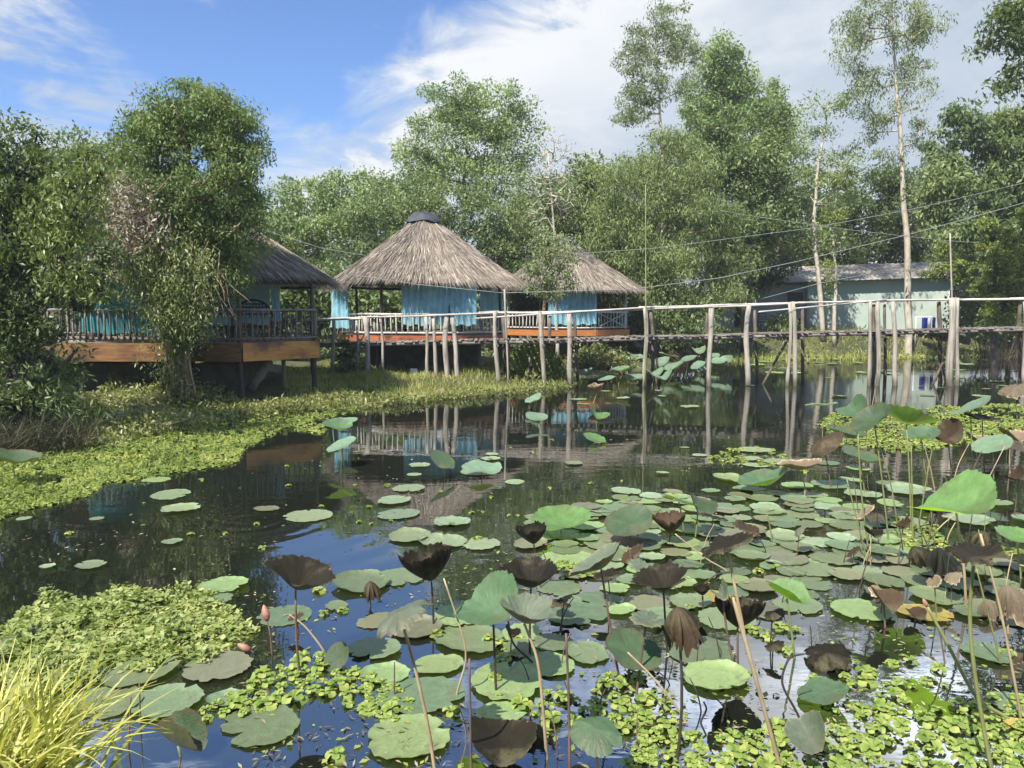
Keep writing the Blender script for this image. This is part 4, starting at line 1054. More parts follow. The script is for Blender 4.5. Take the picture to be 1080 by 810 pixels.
for (x0, y0, x1, y1, r) in [(389, 396, 385, 334, .125), (352, 392, 352, 338, .09), (377, 393, 376, 338, .06), (402, 360, 401, 336, .06), (451, 394, 449, 334, .10), (472, 398, 471, 335, .13), (458, 359, 457, 336, .12), (479, 359, 477, 335, .13), (527, 407, 522, 328, .12), (534, 357, 532, 305, .06),
                            (576, 413, 569, 328, .13), (603, 412, 600, 331, .12), (680, 407, 680, 324, .115), (749, 404, 750, 325, .13), (789, 405, 790, 322, .13), (830, 405, 833, 320, .10), (839, 406, 836, 318, .13),
                            (916, 406, 918, 318, .10), (924, 406, 926, 318, .12), (944, 406, 941, 318, .11), (1003, 409, 1004, 314, .17), (1009, 407, 1010, 314, .08), (1081, 402, 1081, 318, .12), (1180, 405, 1181, 312, .13), (1300, 405, 1301, 310, .13)]:
    bpost(x0, y0, x1, y1, 27.28, r)
for (x0, y0, x1, y1, r) in [(398, 392, 397, 340, .09), (484, 392, 484, 340, .10), (533, 403, 530, 333, .11), (582, 406, 580, 333, .11), (611, 405, 606, 335, .11), (688, 400, 686, 328, .10), (696, 400, 688, 356, .06), (744, 402, 746, 330, .10), (797, 399, 796, 325, .09), (847, 400, 846, 323, .10), (919, 404, 921, 321, .10), (932, 404, 933, 321, .10), (992, 404, 990, 318, .13), (997, 402, 990, 375, .06), (1076, 398, 1076, 320, .10)]:
    bpost(x0, y0, x1, y1, 28.78, r, 'darklog')  # back row in the dark log colours, painting in the deck's shade
for a, b, r in [((805, 405), (836, 350), .045), ((555, 408), (560, 356), .05), ((564, 404), (556, 352), .04), ((693, 405), (683, 352), .05), ((600, 404), (610, 360), .06), ((985, 402), (1000, 372), .05)]:
    p, q = W(a[0], a[1], 27.9), W(b[0], b[1], 28.2)
    mb = MB(); mb.log(p + (p - q).normalized() * .3, q, r, r * .9, 7, 5, .015); mb.build('brace', M['darklog'], bw)
for x in (388, 472, 525, 572, 601, 681, 749, 790, 838, 921, 942, 1003, 1080):
    p = W(x, deck_y(x), BD)
    mb = MB(); mb.log((p.x, 27.15, p.z - .19), (p.x + .03, 28.95, p.z - .19), .05, .045, 6, 3, .005); mb.build('crossbeam', M['darklog'], bw)

# poles and wires
def thing1(name, mb, mat, label, cat, group=None):
    return tag(mb.build(name, M[mat], None), label, cat, group)
mb = MB(); mb.log(W(680, 410, 26.9), W(681, 195, 26.9), .03, .014, 6, 10, .004)
thing1('bamboo_pole', mb, 'bamboo', 'thin upright bamboo pole standing in the water by the boardwalk', 'pole')
mb = MB(); mb.log(W(1004, 345, 29), W(1002, 246, 29), .04, .025, 6, 8, .006)
thing1('wooden_pole', mb, 'log', 'thin pale pole rising behind the thickest boardwalk post', 'pole')
def wire(label, pts, dep, r=.012):
    P = [W(a, b, dep if len(q) == 0 else q[0]) for a, b, *q in pts]
    fine = []
    for i in range(len(P) - 1):
        for k in range(8): fine.append(P[i].lerp(P[i + 1], k / 8))
    fine.append(P[-1]); mb = MB(); mb.tube(fine, r, 4)
    return thing1('overhead_wire', mb, 'wire', label, 'wire', 'overhead wires above the boardwalk')
wire('uppermost overhead wire sloping down from the right edge past the tall tree', [(1180, 165), (1080, 193), (970, 219), (860, 240), (690, 262), (560, 271)], 33)
wire('long overhead wire crossing low in front of the green building', [(1180, 180), (1080, 214), (960, 247), (840, 276), (760, 293), (668, 305), (530, 309), (440, 300), (372, 290)], 26.2, .012)
wire('overhead wire running level behind the tall slender tree', [(760, 222), (800, 229), (900, 243), (1000, 254), (1180, 265)], 38)
wire('short overhead wire rising to the eave of the green building', [(780, 322), (800, 316), (864, 299), (920, 288)], 44, .016)
wire('faint overhead wire behind the left hut roof', [(270, 240), (340, 262), (420, 275)], 36)

# ------------------------------------------------------------------ the green building on the far bank
BY = 51.0
def bz(py, D=BY): return W(540, py, D).z
def bxp(px, D=BY): return XD(px, D)[0]
gb = empty('green_building', (bxp(930), BY, 1.5), 'long low pale green building behind the boardwalk', 'building')
zb, ze = 1.35, bz(292)
mb = MB(); mb.box(((bxp(850) + bxp(1022)) / 2, BY + 3, (zb + ze) / 2), (bxp(1022) - bxp(850), 6, ze - zb)); mb.build('wall', M['wall'], gb)
mb = MB(); mb.box(((bxp(757) + bxp(849.5)) / 2, BY + 3.3, (zb + bz(300)) / 2), (bxp(849.5) - bxp(757), 5.6, bz(300) - zb)); mb.build('annex', M['wallgrey'], gb)
# sloping corrugated sheet roof
n = 150; vs_, fs_ = [], []
x0, x1 = bxp(800), bxp(1030)
for i in range(n + 1):
    x = x0 + (x1 - x0) * i / n; dz = .02 * math.sin(i * 2 * math.pi / 4)
    zf = bz(298.5) + (bz(291) - bz(298.5)) * i / n
    vs_ += [(x, BY - .55, zf + dz), (x, BY + 3.0, zf + 1.15 + dz), (x, BY + 6.6, zf + .2 + dz), (x, BY - .55, zf + dz - .05), (x, BY + 3.0, zf + 1.10 + dz)]
for i in range(n):
    a, b = i * 5, i * 5 + 5
    fs_ += [(a, b, b + 1, a + 1), (a + 1, b + 1, b + 2, a + 2), (a + 3, a + 4, b + 4, b + 3), (a, a + 3, b + 3, b)]
me = np_mesh('roof', vs_, fs_, smooth=True); me.materials.append(M['roofsheet']); link_mesh('roof', me, gb)
def opening(name, pa, pb, d, mat, frame=None):
    x0, x1, z1, z0 = bxp(pa[0]), bxp(pb[0]), bz(pa[1]), bz(pb[1])
    y = BY + d
    mb = MB(); mb.box(((x0 + x1) / 2, y - .01, (z0 + z1) / 2), (x1 - x0, .05, z1 - z0)); o = mb.build(name, M[mat], gb)
    if frame:
        mb = MB()
        for xx in (x0 - .04, x1 + .04): mb.box((xx, y - .03, (z0 + z1) / 2), (.08, .1, z1 - z0 + .16))
        for zz in (z0 - .04, z1 + .04): mb.box(((x0 + x1) / 2, y - .03, zz), (x1 - x0, .1, .08))
        mb.build('frame', M[frame], o)
    return o
opening('window', (998, 306), (1008, 318), 0, 'darkvoid', 'white')
opening('door', (852, 316), (866, 346), 0, 'wallgrey', 'metal')
opening('window', (831, 308), (848, 320), .5, 'darkvoid', 'wallgrey')
opening('doorway', (776, 322), (792, 346), .5, 'darkvoid')
opening('window', (831, 336), (848, 345), .5, 'darkvoid')
# chair before the annex
cx, cy_ = XD(804, 49.6); cz = max(gh(cx, cy_), 1.0)
ch = empty('folding_chair', (cx, cy_, cz), 'small dark metal chair standing before the low annex', 'chair')
mb = MB()
for s in (-1, 1): mb.tube([(cx + s * .25, cy_ + .25, cz), (cx + s * .25, cy_ + .2, cz + 1.0)], .03, 5)
for z in (.65, .8, .98): mb.tube([(cx - .25, cy_ + .22, cz + z), (cx + .25, cy_ + .22, cz + z)], .025, 5)
mb.build('backrest', M['darkpost'], ch)
mb = MB(); mb.box((cx, cy_, cz + .47), (.56, .5, .05)); mb.build('seat', M['darkpost'], ch)
for s in (-1, 1):
    mb = MB(); mb.tube([(cx + s * .25, cy_ - .22, cz), (cx + s * .25, cy_ - .22, cz + .45)], .028, 5); mb.build('leg', M['darkpost'], ch)
# washing rack with clothes
lx, ly = XD(977, 49.6); lz = gh(lx, ly)
rk = empty('drying_rack', (lx, ly, lz), 'white drying rack standing on the grass beside the building', 'drying rack')
for s in (-1, 1):
    mb = MB(); mb.tube([(lx + s * .75, ly, lz), (lx + s * .75, ly, lz + 2.2)], .03, 6); mb.build('leg', M['white'], rk)
mb = MB(); mb.tube([(lx - .8, ly, lz + 2.17), (lx + .8, ly, lz + 2.17)], .025, 6); mb.build('bar', M['white'], rk)
curtain('blue shirt hanging at the left of the drying rack', (lx - .40, ly - .05), (lx + .0, ly - .05), lz + 1.25, lz + 2.17, 'blueshirt', 2, 11, .06, .3, 'clothes on the drying rack')['category'] = 'shirt'
curtain('white cloth hanging between two blue garments on the drying rack', (lx - .02, ly - .02), (lx + .25, ly - .02), lz + 1.3, lz + 2.17, 'whitecloth', 1, 12, .05, .2, 'clothes on the drying rack')['category'] = 'cloth'
curtain('blue shorts hanging at the right of the drying rack', (lx + .28, ly - .05), (lx + .5, ly - .05), lz + 1.2, lz + 2.17, 'blueshirt', 2, 13, .05, .2, 'clothes on the drying rack')['category'] = 'shorts'
for o, nm in zip([o for o in bpy.data.objects if o.get('group') == 'clothes on the drying rack'], ('blue_shirt', 'white_cloth', 'blue_shorts')): o.name = nm
# a white bucket under the middle hut
bx_, by_ = XD(436, 28.2); bzz = gh(bx_, by_)
mb = MB(); mb.tube([(bx_, by_, bzz), (bx_, by_, bzz + .12), (bx_, by_, bzz + .26), (bx_, by_, bzz + .3)], [.10, .13, .14, .12], 14)
thing1('plastic_jug', mb, 'white', 'small white plastic jug lying in the grass under the middle hut', 'jug')
#%%PART3
# ------------------------------------------------------------------ lotus leaves
def smooth_noise(r, n, k):
    """periodic noise of n samples with k waves"""
    a = np.linspace(0, 2 * np.pi, n, endpoint=False); o = np.zeros(n)
    for j in range(1, k + 1): o += r.normal() / (j ** .6) * np.sin(j * a + r.uniform(0, 6.28))
    return o / max(1e-6, np.abs(o).max())

def lotus_blade_mesh(Rd, cup=0.6, asym=0.0, asym_dir=0.0, ruffle=0.05, ragged=0.05, rimcurl=0.0, fold=0.0, fold_dir=0.0, crumple=0.0, seed=0, nr=14, nt=84, mat=None, tears=0, pw=.8):
    """a disc of radius Rd about its petiole, bent into a bowl. cup: steepness of the rim in radians (negative hangs down)"""
    r = np.random.default_rng(seed)
    th = np.linspace(0, 2 * np.pi, nt, endpoint=False)
    rr = np.linspace(0, 1, nr + 1)[1:]
    edge = 1 + ragged * .8 * smooth_noise(r, nt, 20) + ragged * .5 * r.normal(size=nt) - 0.02
    for k in range(tears):                                     # bites out of the rim
        c = r.uniform(0, 2 * np.pi); w = r.uniform(.06, .2); dp = r.uniform(.12, .45)
        da = np.abs((th - c + np.pi) % (2 * np.pi) - np.pi); edge -= dp * np.clip(1 - da / w, 0, 1)
    ruf1 = smooth_noise(r, nt, 6); ruf2 = smooth_noise(r, nt, 15) * (.35 + .9 * np.abs(smooth_noise(r, nt, 3))); ruf3 = smooth_noise(r, nt, 28)
    cupth = cup + asym * np.cos(th - asym_dir) + 0.12 * cup * smooth_noise(r, nt, 4)
    vs_ = [(0, 0, 0)]; uv = [(0.0, 0.0)]
    px = np.zeros(nt); pz = np.zeros(nt); prev = 0.0
    for j, q in enumerate(rr):
        dl = (q - prev) * Rd * edge; prev = q
        al = cupth * (q ** pw) + rimcurl * max(0, (q - .72) / .28) * (.6 + .4 * ruf2)
        px = px + np.cos(al) * dl; pz = pz + np.sin(al) * dl
        wv = Rd * (ruffle * q ** 2 * ruf1 + crumple * q ** 1.5 * (.6 * ruf2 + .5 * ruf3 * math.sin(5 * q + seed)))
        pinch = 1 + crumple * 1.0 * q * (.5 * ruf2 + .7 * ruf3)
        x = px * pinch * np.cos(th); y = px * pinch * np.sin(th); z = pz + wv
        if fold:
            nx, ny = math.cos(fold_dir), math.sin(fold_dir)
            s = x * nx + y * ny
            ang = fold * np.clip(np.abs(s) / Rd, 0, 1) ** .3
            ns = np.abs(s) * np.cos(ang) * np.sign(s)
            z = z + np.abs(s) * np.sin(ang)
            x = x + (ns - s) * nx; y = y + (ns - s) * ny
        for i in range(nt):
            vs_.append((x[i], y[i], z[i])); uv.append((q * math.cos(th[i]), q * math.sin(th[i])))
    f3 = [(0, 1 + i, 1 + (i + 1) % nt, 1 + (i + 1) % nt) for i in range(nt)]
    me = bpy.data.meshes.new('blade')
    fs_ = [(0, 1 + i, 1 + (i + 1) % nt) for i in range(nt)]
    for j in range(len(rr) - 1):
        a, b = 1 + j * nt, 1 + (j + 1) * nt
        fs_ += [(a + i, b + i, b + (i + 1) % nt, a + (i + 1) % nt) for i in range(nt)]
    me.from_pydata(vs_, [], fs_)
    l = me.uv_layers.new(name='UVMap')
    li = np.empty(len(me.loops), dtype=np.int32); me.loops.foreach_get('vertex_index', li)
    l.data.foreach_set('uv', np.array(uv, dtype=np.float32)[li].ravel())
    me.polygons.foreach_set('use_smooth', np.ones(len(me.polygons), dtype=bool)); me.update()
    if mat: me.materials.append(M[mat])
    return me

KIND = {
    'cup':    dict(cup=.80, asym=.30, ruffle=.06, ragged=.06, crumple=.09, rimcurl=-.8, tears=1, pw=.3),
    'deep':   dict(cup=1.0, asym=.2, ruffle=.06, ragged=.07, crumple=.10, rimcurl=.7, tears=1, pw=.3),
    'crumple': dict(cup=.45, asym=.5, ruffle=.10, ragged=.10, crumple=.17, rimcurl=-1.6, tears=3),
    'shag':   dict(cup=-.25, asym=.35, ruffle=.10, ragged=.13, crumple=.16, rimcurl=-1.8, tears=6),
    'green':  dict(cup=.22, asym=.2, ruffle=.10, ragged=.035, crumple=.03),
    'bowl':   dict(cup=.55, asym=.3, ruffle=.08, ragged=.04, crumple=.04, pw=.5),
    'fold':   dict(cup=.25, asym=.1, ruffle=.07, ragged=.04, crumple=.03, fold=.6),
    'wilt':   dict(cup=-1.6, asym=.45, ruffle=.10, ragged=.18, crumple=.30, tears=6, pw=.5),
    'droop':  dict(cup=-.55, asym=.5, ruffle=.12, ragged=.05, crumple=.06, tears=1),
}
LG = 'lotus leaves standing above the water'
def lotus(label, kind, cx, cy, wpx, bx, by, tilt, mat, stem='stem_green', seed=0, k=1.0, dD=0.0, sr=.009, spin=None, via=None, cat='lotus leaf', group=LG, **over):
    """blade centre at pixel (cx, cy) standing over the stem's foot (bx, by) on the water; tilt leans the face (x right, y away)"""
    b = G(bx, by); D = b.y + dD
    top = W(cx, cy, D)
    prm = dict(KIND[kind]); prm.update(over)
    proj = {'cup': .74, 'deep': .60, 'crumple': .92, 'shag': .9, 'green': 1, 'bowl': .93, 'fold': .86, 'wilt': .42, 'droop': .95}[kind]
    Rd = wpx / 2 * D / F / proj * k * (.9 if kind in ('cup', 'deep') else 1)
    root = empty('lotus_leaf', (b.x, b.y, 0), label, cat, group)
    me = lotus_blade_mesh(Rd, seed=seed + 17, mat=mat, **prm)
    bl = link_mesh('blade', me, root)
    nrm = Vector((tilt[0], tilt[1] * (1 if abs(tilt[1]) > .9 else .5), 1)).normalized()
    q = Vector((0, 0, 1)).rotation_difference(nrm)
    if spin is not None: q = q @ Quaternion((0, 0, 1), spin)
    bl.rotation_mode = 'QUATERNION'; bl.rotation_quaternion = q
    bl.location = top - Vector((b.x, b.y, 0))
    random.seed(seed + 3)
    foot = Vector((b.x, b.y, -.25))
    mids = [W(v_[0], v_[1], D) for v_ in (via or [])]
    ctrl = [foot] + mids + [top]
    pts = []
    for i in range(len(ctrl) - 1):
        for s in range(6): pts.append(ctrl[i].lerp(ctrl[i + 1], s / 6))
    pts.append(top - nrm * .004)
    if mids:                                                     # round the bends
        for _ in range(3):
            pts = [pts[0]] + [(pts[i - 1] + pts[i] * 2 + pts[i + 1]) / 4 for i in range(1, len(pts) - 1)] + [pts[-1]]
    L = (top - foot).length; wob = Vector((random.uniform(-1, 1), random.uniform(-1, 1), 0)) * .035 * L
    n = len(pts) - 1
    pts = [p + wob * math.sin(math.pi * i / n) for i, p in enumerate(pts)]
    mb = MB(); mb.tube(pts, [sr * (1.15 - .35 * i / n) for i in range(n + 1)], 7)
    mb.build('stem', M[stem], root)
    return root

# --- near standing leaves, left to right
lotus('dark dried cup leaf on a thin stem, leftmost of the tall standing leaves', 'cup', 312, 622, 76, 321, 712, (.55, .35), 'lbrown', 'stem_brown', 1, asym_dir=.4)
lotus('dark dried cup leaf standing above the ripples left of centre', 'deep', 455, 613, 62, 457, 660, (-.1, -.1), 'lbrown', 'stem_dark', 2)
lotus('shaggy grey green leaf curling over a long tan stem', 'shag', 421, 645, 66, 464, 812, (-.25, .1), 'lturn', 'stem_tan', 3, sr=.010)
lotus('dark dried cup leaf behind the folded green leaf at centre', 'cup', 560, 620, 66, 560, 690, (.1, -.2), 'lbrown', 'stem_dark', 4, rimcurl=-.2)
lotus('small dark dried cup leaf above the centre of the pond', 'deep', 563, 574, 36, 577, 622, (.0, .0), 'lbrown', 'stem_brown', 5)
lotus('large folded green leaf facing the viewer with one drooping lobe', 'fold', 520, 645, 74, 525, 730, (-.45, -.6), 'lgreen', 'stem_dark', 6, fold_dir=.6, fold=.5)
lotus('ragged grey brown cup leaf in front of the folded green leaf', 'cup', 553, 657, 62, 580, 800, (.35, -.15), 'lturn', 'stem_tan', 7, crumple=.12, rimcurl=.4, via=[(568, 700)])
lotus('tilted grey green leaf with dark underside right of the centre cups', 'bowl', 634, 600, 70, 660, 716, (-.3, .3), 'lturn', 'stem_brown', 8, asym=.4)
lotus('wide dark dried cup leaf with jagged rim right of centre', 'cup', 700, 624, 62, 707, 690, (.0, -.05), 'lbrown', 'stem_dark', 9, ragged=.08)
lotus('dark crumpled leaf held up by the long bent tan stem', 'crumple', 767, 577, 56, 838, 812, (-.1, .2), 'lbrown', 'stem_tan', 10, sr=.0105, via=[(774, 612), (795, 690)])
lotus('broad dark green leaf facing the viewer under a curled brown tip', 'green', 666, 690, 66, 662, 726, (.45, -.8), 'ldark', 'stem_dark', 11, cup=.45)
lotus('withered brown leaf hanging limp like a closed umbrella', 'wilt', 714, 640, 34, 708, 800, (.0, .0), 'lrust', 'stem_dark', 12, k=1.15)
lotus('curled brown leaf tip above the broad dark green leaf', 'crumple', 682, 654, 34, 668, 735, (.3, -.3), 'lturn', 'stem_brown', 13)
lotus('split dark brown cup leaf behind the long bent stem', 'deep', 778, 662, 58, 780, 700, (.15, .1), 'lbrown', 'stem_brown', 14, tears=5)
lotus('rolled grey brown leaf resting against the long bent stem', 'crumple', 762, 630, 34, 785, 705, (-.4, .2), 'lturn', 'stem_brown', 15, fold=1.0)
lotus('small bright green folded leaf above pale water right of centre', 'fold', 830, 631, 40, 843, 695, (.25, -.35), 'lbright', 'stem_green', 16, fold=.7, fold_dir=.8)
lotus('dark green half leaf standing edge up among the far pads', 'green', 664, 552, 56, 664, 574, (-.2, -.75), 'ldark', 'stem_green', 17, cup=.3)
lotus('brown ruffled cup leaf between two green leaves among the pads', 'deep', 707, 562, 36, 707, 574, (.0, -.2), 'lrust', 'stem_brown', 18, crumple=.14)
lotus('light green leaf tilted up beside the brown ruffled cup', 'green', 716, 529, 40, 722, 566, (.5, .35), 'lgreen', 'stem_green', 19)
lotus('dark green leaf with raised side behind the brown ruffled cup', 'fold', 736, 537, 34, 730, 566, (.5, -.7), 'ldark', 'stem_green', 20)
lotus('pinkish brown withered leaf lying flat on the pads', 'shag', 658, 570, 42, 658, 574, (0, -.25), 'ltan', 'stem_brown', 21)
lotus('bright green leaf propped on the water near the centre pads', 'bowl', 592, 555, 64, 592, 564, (.1, -.25), 'lbright', 'stem_green', 22, cup=.5)
lotus('big tan withered leaf with dark ribs seen from below', 'bowl', 843, 496, 46, 848, 524, (.12, .15), 'ltan', 'stem_tan', 23, via=[(848, 512)])
lotus('dark brown drooping leaf above the tan withered leaf', 'droop', 868, 464, 40, 880, 515, (-.45, -.3), 'lrust', 'stem_brown', 24)
lotus('green bowl leaf with lit underside left of the tan withered leaf', 'bowl', 808, 512, 56, 812, 521, (-.1, .1), 'lgreen', 'stem_green', 25, cup=.6)
lotus('glaucous green leaf with shaded cup among the far right cluster', 'bowl', 956, 447, 56, 962, 560, (.15, .05), 'lgreen', 'stem_green', 26, asym=.45, asym_dir=3.9)
lotus('green leaf with dark folded edge left of the shaded cup leaf', 'bowl', 922, 446, 46, 940, 570, (-.5, -.4), 'ldark', 'stem_green', 27)
lotus('small upright dark leaf at the left end of the far right cluster', 'fold', 903, 436, 34, 912, 500, (-.7, -.4), 'lgreen', 'stem_green', 28)
lotus('pale green leaf tilted to the sky in the far right cluster', 'green', 1024, 431, 44, 1030, 500, (-.45, .35), 'lpale', 'stem_green', 29)
lotus('dark curled leaf behind the pale tilted one in the far right cluster', 'crumple', 1036, 442, 34, 1040, 500, (.4, -.2), 'lbrown', 'stem_brown', 30)
lotus('brown curled leaf standing on edge in the far right cluster', 'fold', 1000, 462, 36, 1006, 500, (-.6, -.5), 'lrust', 'stem_brown', 31)
lotus('grey green leaf at far right beside a tan withered one', 'green', 1047, 470, 40, 1050, 505, (-.4, -.3), 'lpale', 'stem_green', 32)
lotus('tan withered leaf folded like a shell at the right edge', 'fold', 1066, 463, 28, 1068, 500, (.2, -.3), 'ltan', 'stem_tan', 33)
lotus('small tan shrivelled leaf below the far right cluster', 'fold', 1029, 466, 22, 1030, 492, (.2, -.3), 'ltan', 'stem_tan', 34)
lotus('pale green leaf with raised rim left of the far right cluster', 'green', 866, 428, 34, 868, 476, (.1, .25), 'lpale', 'stem_green', 35)
lotus('dull dark leaf low behind the tan withered leaf', 'bowl', 893, 462, 44, 897, 490, (.3, -.2), 'ldark', 'stem_green', 36)
lotus('green leaf low in the middle of the far right cluster', 'bowl', 972, 462, 36, 980, 500, (.0, -.4), 'lgreen', 'stem_green', 37)
lotus('dark leaf lying low above the thin green stalks', 'bowl', 908, 487, 46, 915, 520, (.45, -.35), 'ldark', 'stem_green', 38)
lotus('largest bright green leaf glowing above the right hand pads', 'green', 1008, 538, 94, 1020, 640, (-.36, .02), 'lbright', 'stem_tan', 39, fold=.40, fold_dir=.3, cup=.2, sr=.011)
lotus('ragged dark brown leaf on a thick green stem at right', 'crumple', 1028, 586, 56, 1060, 820, (.1, -.2), 'lbrown', 'stem_green', 40, sr=.0105, tears=7, via=[(1036, 680)])
lotus('shrivelled brown leaf bunched above pads right of the pale water', 'wilt', 990, 577, 28, 993, 612, (.05, 0), 'ltan', 'stem_tan', 41)
lotus('tan umbrella shaped withered leaf near the right edge', 'wilt', 1062, 617, 30, 1068, 668, (.0, .0), 'ltan', 'stem_tan', 42)
lotus('green bowl leaf cut by the right edge of the photo', 'bowl', 1072, 570, 44, 1078, 610, (.2, -.3), 'lbright', 'stem_green', 43)
lotus('brown folded leaf lying against a round pad at right', 'fold', 932, 636, 36, 938, 662, (.2, -.4), 'lrust', 'stem_brown', 44, crumple=.1)
lotus('dried heap of a leaf collapsed among water lettuce', 'shag', 872, 688, 52, 872, 700, (.0, -.3), 'lbrown', 'stem_dark', 45, ruffle=.2)
lotus('grey green leaf standing half folded low at bottom right', 'fold', 854, 778, 48, 858, 806, (-.55, -.55), 'lturn', 'stem_green', 46)
lotus('pale green leaf floating with raised edge above water lettuce', 'green', 868, 731, 56, 872, 740, (-.15, .0), 'lgreen', 'stem_green', 47, cup=.15)
lotus('wrinkled grey green leaf drooping over bare stalks at bottom', 'droop', 628, 768, 62, 640, 830, (.25, -.35), 'lgreen', 'stem_tan', 48)
lotus('dark brown leaf half sunk in the water at bottom centre', 'fold', 528, 788, 74, 530, 802, (.15, -.1), 'lbrown', 'stem_dark', 49, fold=.4)
lotus('dark green leaf curled upright beside the yellow grass', 'fold', 188, 786, 58, 195, 798, (.2, .12), 'ldark', 'stem_green', 50, fold=1.15, fold_dir=1.2)
lotus('small olive leaf standing edge up left of the blue water', 'green', 356, 694, 36, 350, 704, (-.6, -1.0), 'ldark', 'stem_dark', 51)
lotus('pale blue green leaf propped on the far water left of centre', 'green', 508, 495, 44, 510, 503, (.15, -.3), 'lpale', 'stem_green', 52)
lotus('dark green leaf standing on edge in the far water left of centre', 'green', 466, 486, 32, 470, 503, (.8, -.8), 'ldark', 'stem_green', 53)
lotus('pale leaf rising near the weedy shore left of centre', 'green', 361, 470, 34, 365, 492, (-.3, -.5), 'lpale', 'stem_green', 54)
lotus('green leaf above the pale one near the weedy shore', 'bowl', 356, 452, 32, 362, 485, (.4, -.5), 'lgreen', 'stem_green', 55)
lotus('small pale leaf at the edge of the weedy shore mat', 'bowl', 366, 447, 24, 370, 470, (.2, -.3), 'lpale', 'stem_green', 56)
lotus('bright green folded leaf over the far water under the boardwalk', 'fold', 629, 440, 24, 630, 452, (.5, -.4), 'lbright', 'stem_green', 57)
lotus('bright green leaf floating past the boardwalk posts', 'green', 627, 463, 26, 629, 468, (.4, -.4), 'lbright', 'stem_green', 58)
lotus('pale tan bud shaped leaf before the boardwalk posts', 'deep', 629, 415, 18, 622, 425, (.1, -.1), 'ltan', 'stem_tan', 59)
lotus('pale green leaf standing left of the leaning boardwalk posts', 'green', 566, 440, 24, 568, 449, (.2, -.6), 'lpale', 'stem_green', 60)
lotus('pale green leaf at the foot of the leaning boardwalk posts', 'bowl', 564, 423, 20, 566, 433, (-.2, -.5), 'lpale', 'stem_green', 61)
lotus('dark leaf at the left edge above the weedy mat', 'bowl', 14, 488, 52, 18, 512, (.4, .05), 'ldark', 'stem_green', 62)
lotus('brown withered leaf hanging beside the ripples', 'wilt', 390, 613, 17, 394, 640, (.1, 0), 'lrust', 'stem_brown', 64, k=1.0)
lotus('small reddish leaf crumpled on the stem of the leftmost cup', 'crumple', 312, 652, 18, 316, 668, (0, -.2), 'lrust', 'stem_brown', 65)
lotus('tiny dark leaf on a bare stalk near the orange pad', 'deep', 741, 628, 18, 741, 645, (0, 0), 'lbrown', 'stem_dark', 66)
lotus('rusty leaf stub floating by the yellow pad at right', 'fold', 965, 650, 22, 965, 656, (0, -.3), 'lrust', 'stem_brown', 67)
lotus('pale grey leaf at the right edge of the far cluster', 'shag', 1070, 408, 34, 1075, 440, (-.2, -.3), 'ltan', 'stem_tan', 68)
# far bed of lotus behind the boardwalk
random.seed(31)
FB = 'pale lotus leaves of the bed behind the boardwalk'
far_bed = [(610, 372, 20), (650, 372, 24), (668, 378, 22), (692, 384, 24), (705, 375, 22), (712, 389, 22), (726, 379, 20), (735, 372, 18), (738, 386, 20), (655, 392, 22), (668, 398, 20), (690, 396, 20), (758, 381, 18), (765, 383, 20), (640, 400, 20), (676, 365, 16), (618, 392, 18), (745, 390, 18), (752, 376, 16), (700, 400, 22)]
for i, (x, y, wd) in enumerate(far_bed):
    lotus('pale blue green lotus leaf in the bed behind the boardwalk posts', ('green', 'bowl', 'green', 'fold')[i % 4], x, y, wd, x + random.uniform(-4, 4), max(y + random.uniform(8, 16), 385), (random.uniform(-.4, .4), random.uniform(-.6, -.1)), 'lpale', 'stem_green', 200 + i, group=FB, sr=.014)

random.seed(404)
for k in range(16):
    x = random.uniform(880, 1085); y = random.uniform(530, 690); h_ = random.uniform(12, 42)
    lotus('small dried brown lotus leaf bent over its stalk in the tangle at the right', random.choice(['crumple', 'wilt', 'droop', 'fold']), x + random.uniform(-8, 8), y - h_, random.uniform(16, 30), x, y, (random.uniform(-.6, .6), random.uniform(-.5, .3)), random.choice(['lrust', 'lbrown', 'ltan']), random.choice(['stem_tan', 'stem_brown', 'stem_green']), 500 + k, sr=.006, group='small dried leaves in the tangle at the right', crumple=.2)
for k in range(12):
    x = random.uniform(470, 860); y = random.uniform(570, 740); h_ = random.uniform(8, 34)
    lotus('small dried dark lotus leaf crumpled low among the central pads', random.choice(['crumple', 'droop', 'fold', 'crumple']), x + random.uniform(-8, 8), y - h_, random.uniform(18, 34), x, y, (random.uniform(-.6, .6), random.uniform(-.5, .3)), random.choice(['lbrown', 'lbrown', 'lrust', 'lturn']), random.choice(['stem_dark', 'stem_brown', 'stem_tan']), 540 + k, sr=.006, group='small dried leaves among the central pads', crumple=.2)
# bare stalks, buds
SG = 'bare stalks rising from the pond'
def stalk(label, pts, mat, r=.008, bud=None, name='bare_stalk', cat='stalk'):
    b = G(*pts[0]); P = [Vector((b.x, b.y, -.2)), b] + [W(a, c, b.y + .03 * i) for i, (a, c) in enumerate(pts[1:])]
    fine = []
    for i in range(len(P) - 1):
        for s in range(6): fine.append(P[i].lerp(P[i + 1], s / 6))
    fine.append(P[-1])
    for _ in range(4): fine = [fine[0]] + [(fine[i - 1] + fine[i] * 2 + fine[i + 1]) / 4 for i in range(1, len(fine) - 1)] + [fine[-1]]
    root = empty(name, (b.x, b.y, 0), label, cat, SG)
    mb = MB(); n = len(fine) - 1
    mb.tube(fine, [r * (1.1 - .4 * i / n) for i in range(n + 1)], 6); mb.build('stem', M[mat], root)
    if bud:
        e = fine[-1]; d = (fine[-1] - fine[-3]).normalized(); Lb = bud * b.y / F
        mb = MB(); mb.tube([e + d * Lb * q for q in (-.02, .15, .4, .7, .92, 1)], [Lb * w_ for w_ in (.06, .2, .26, .2, .09, .02)], 9); mb.build('bud', M['bud'], root)
    return root
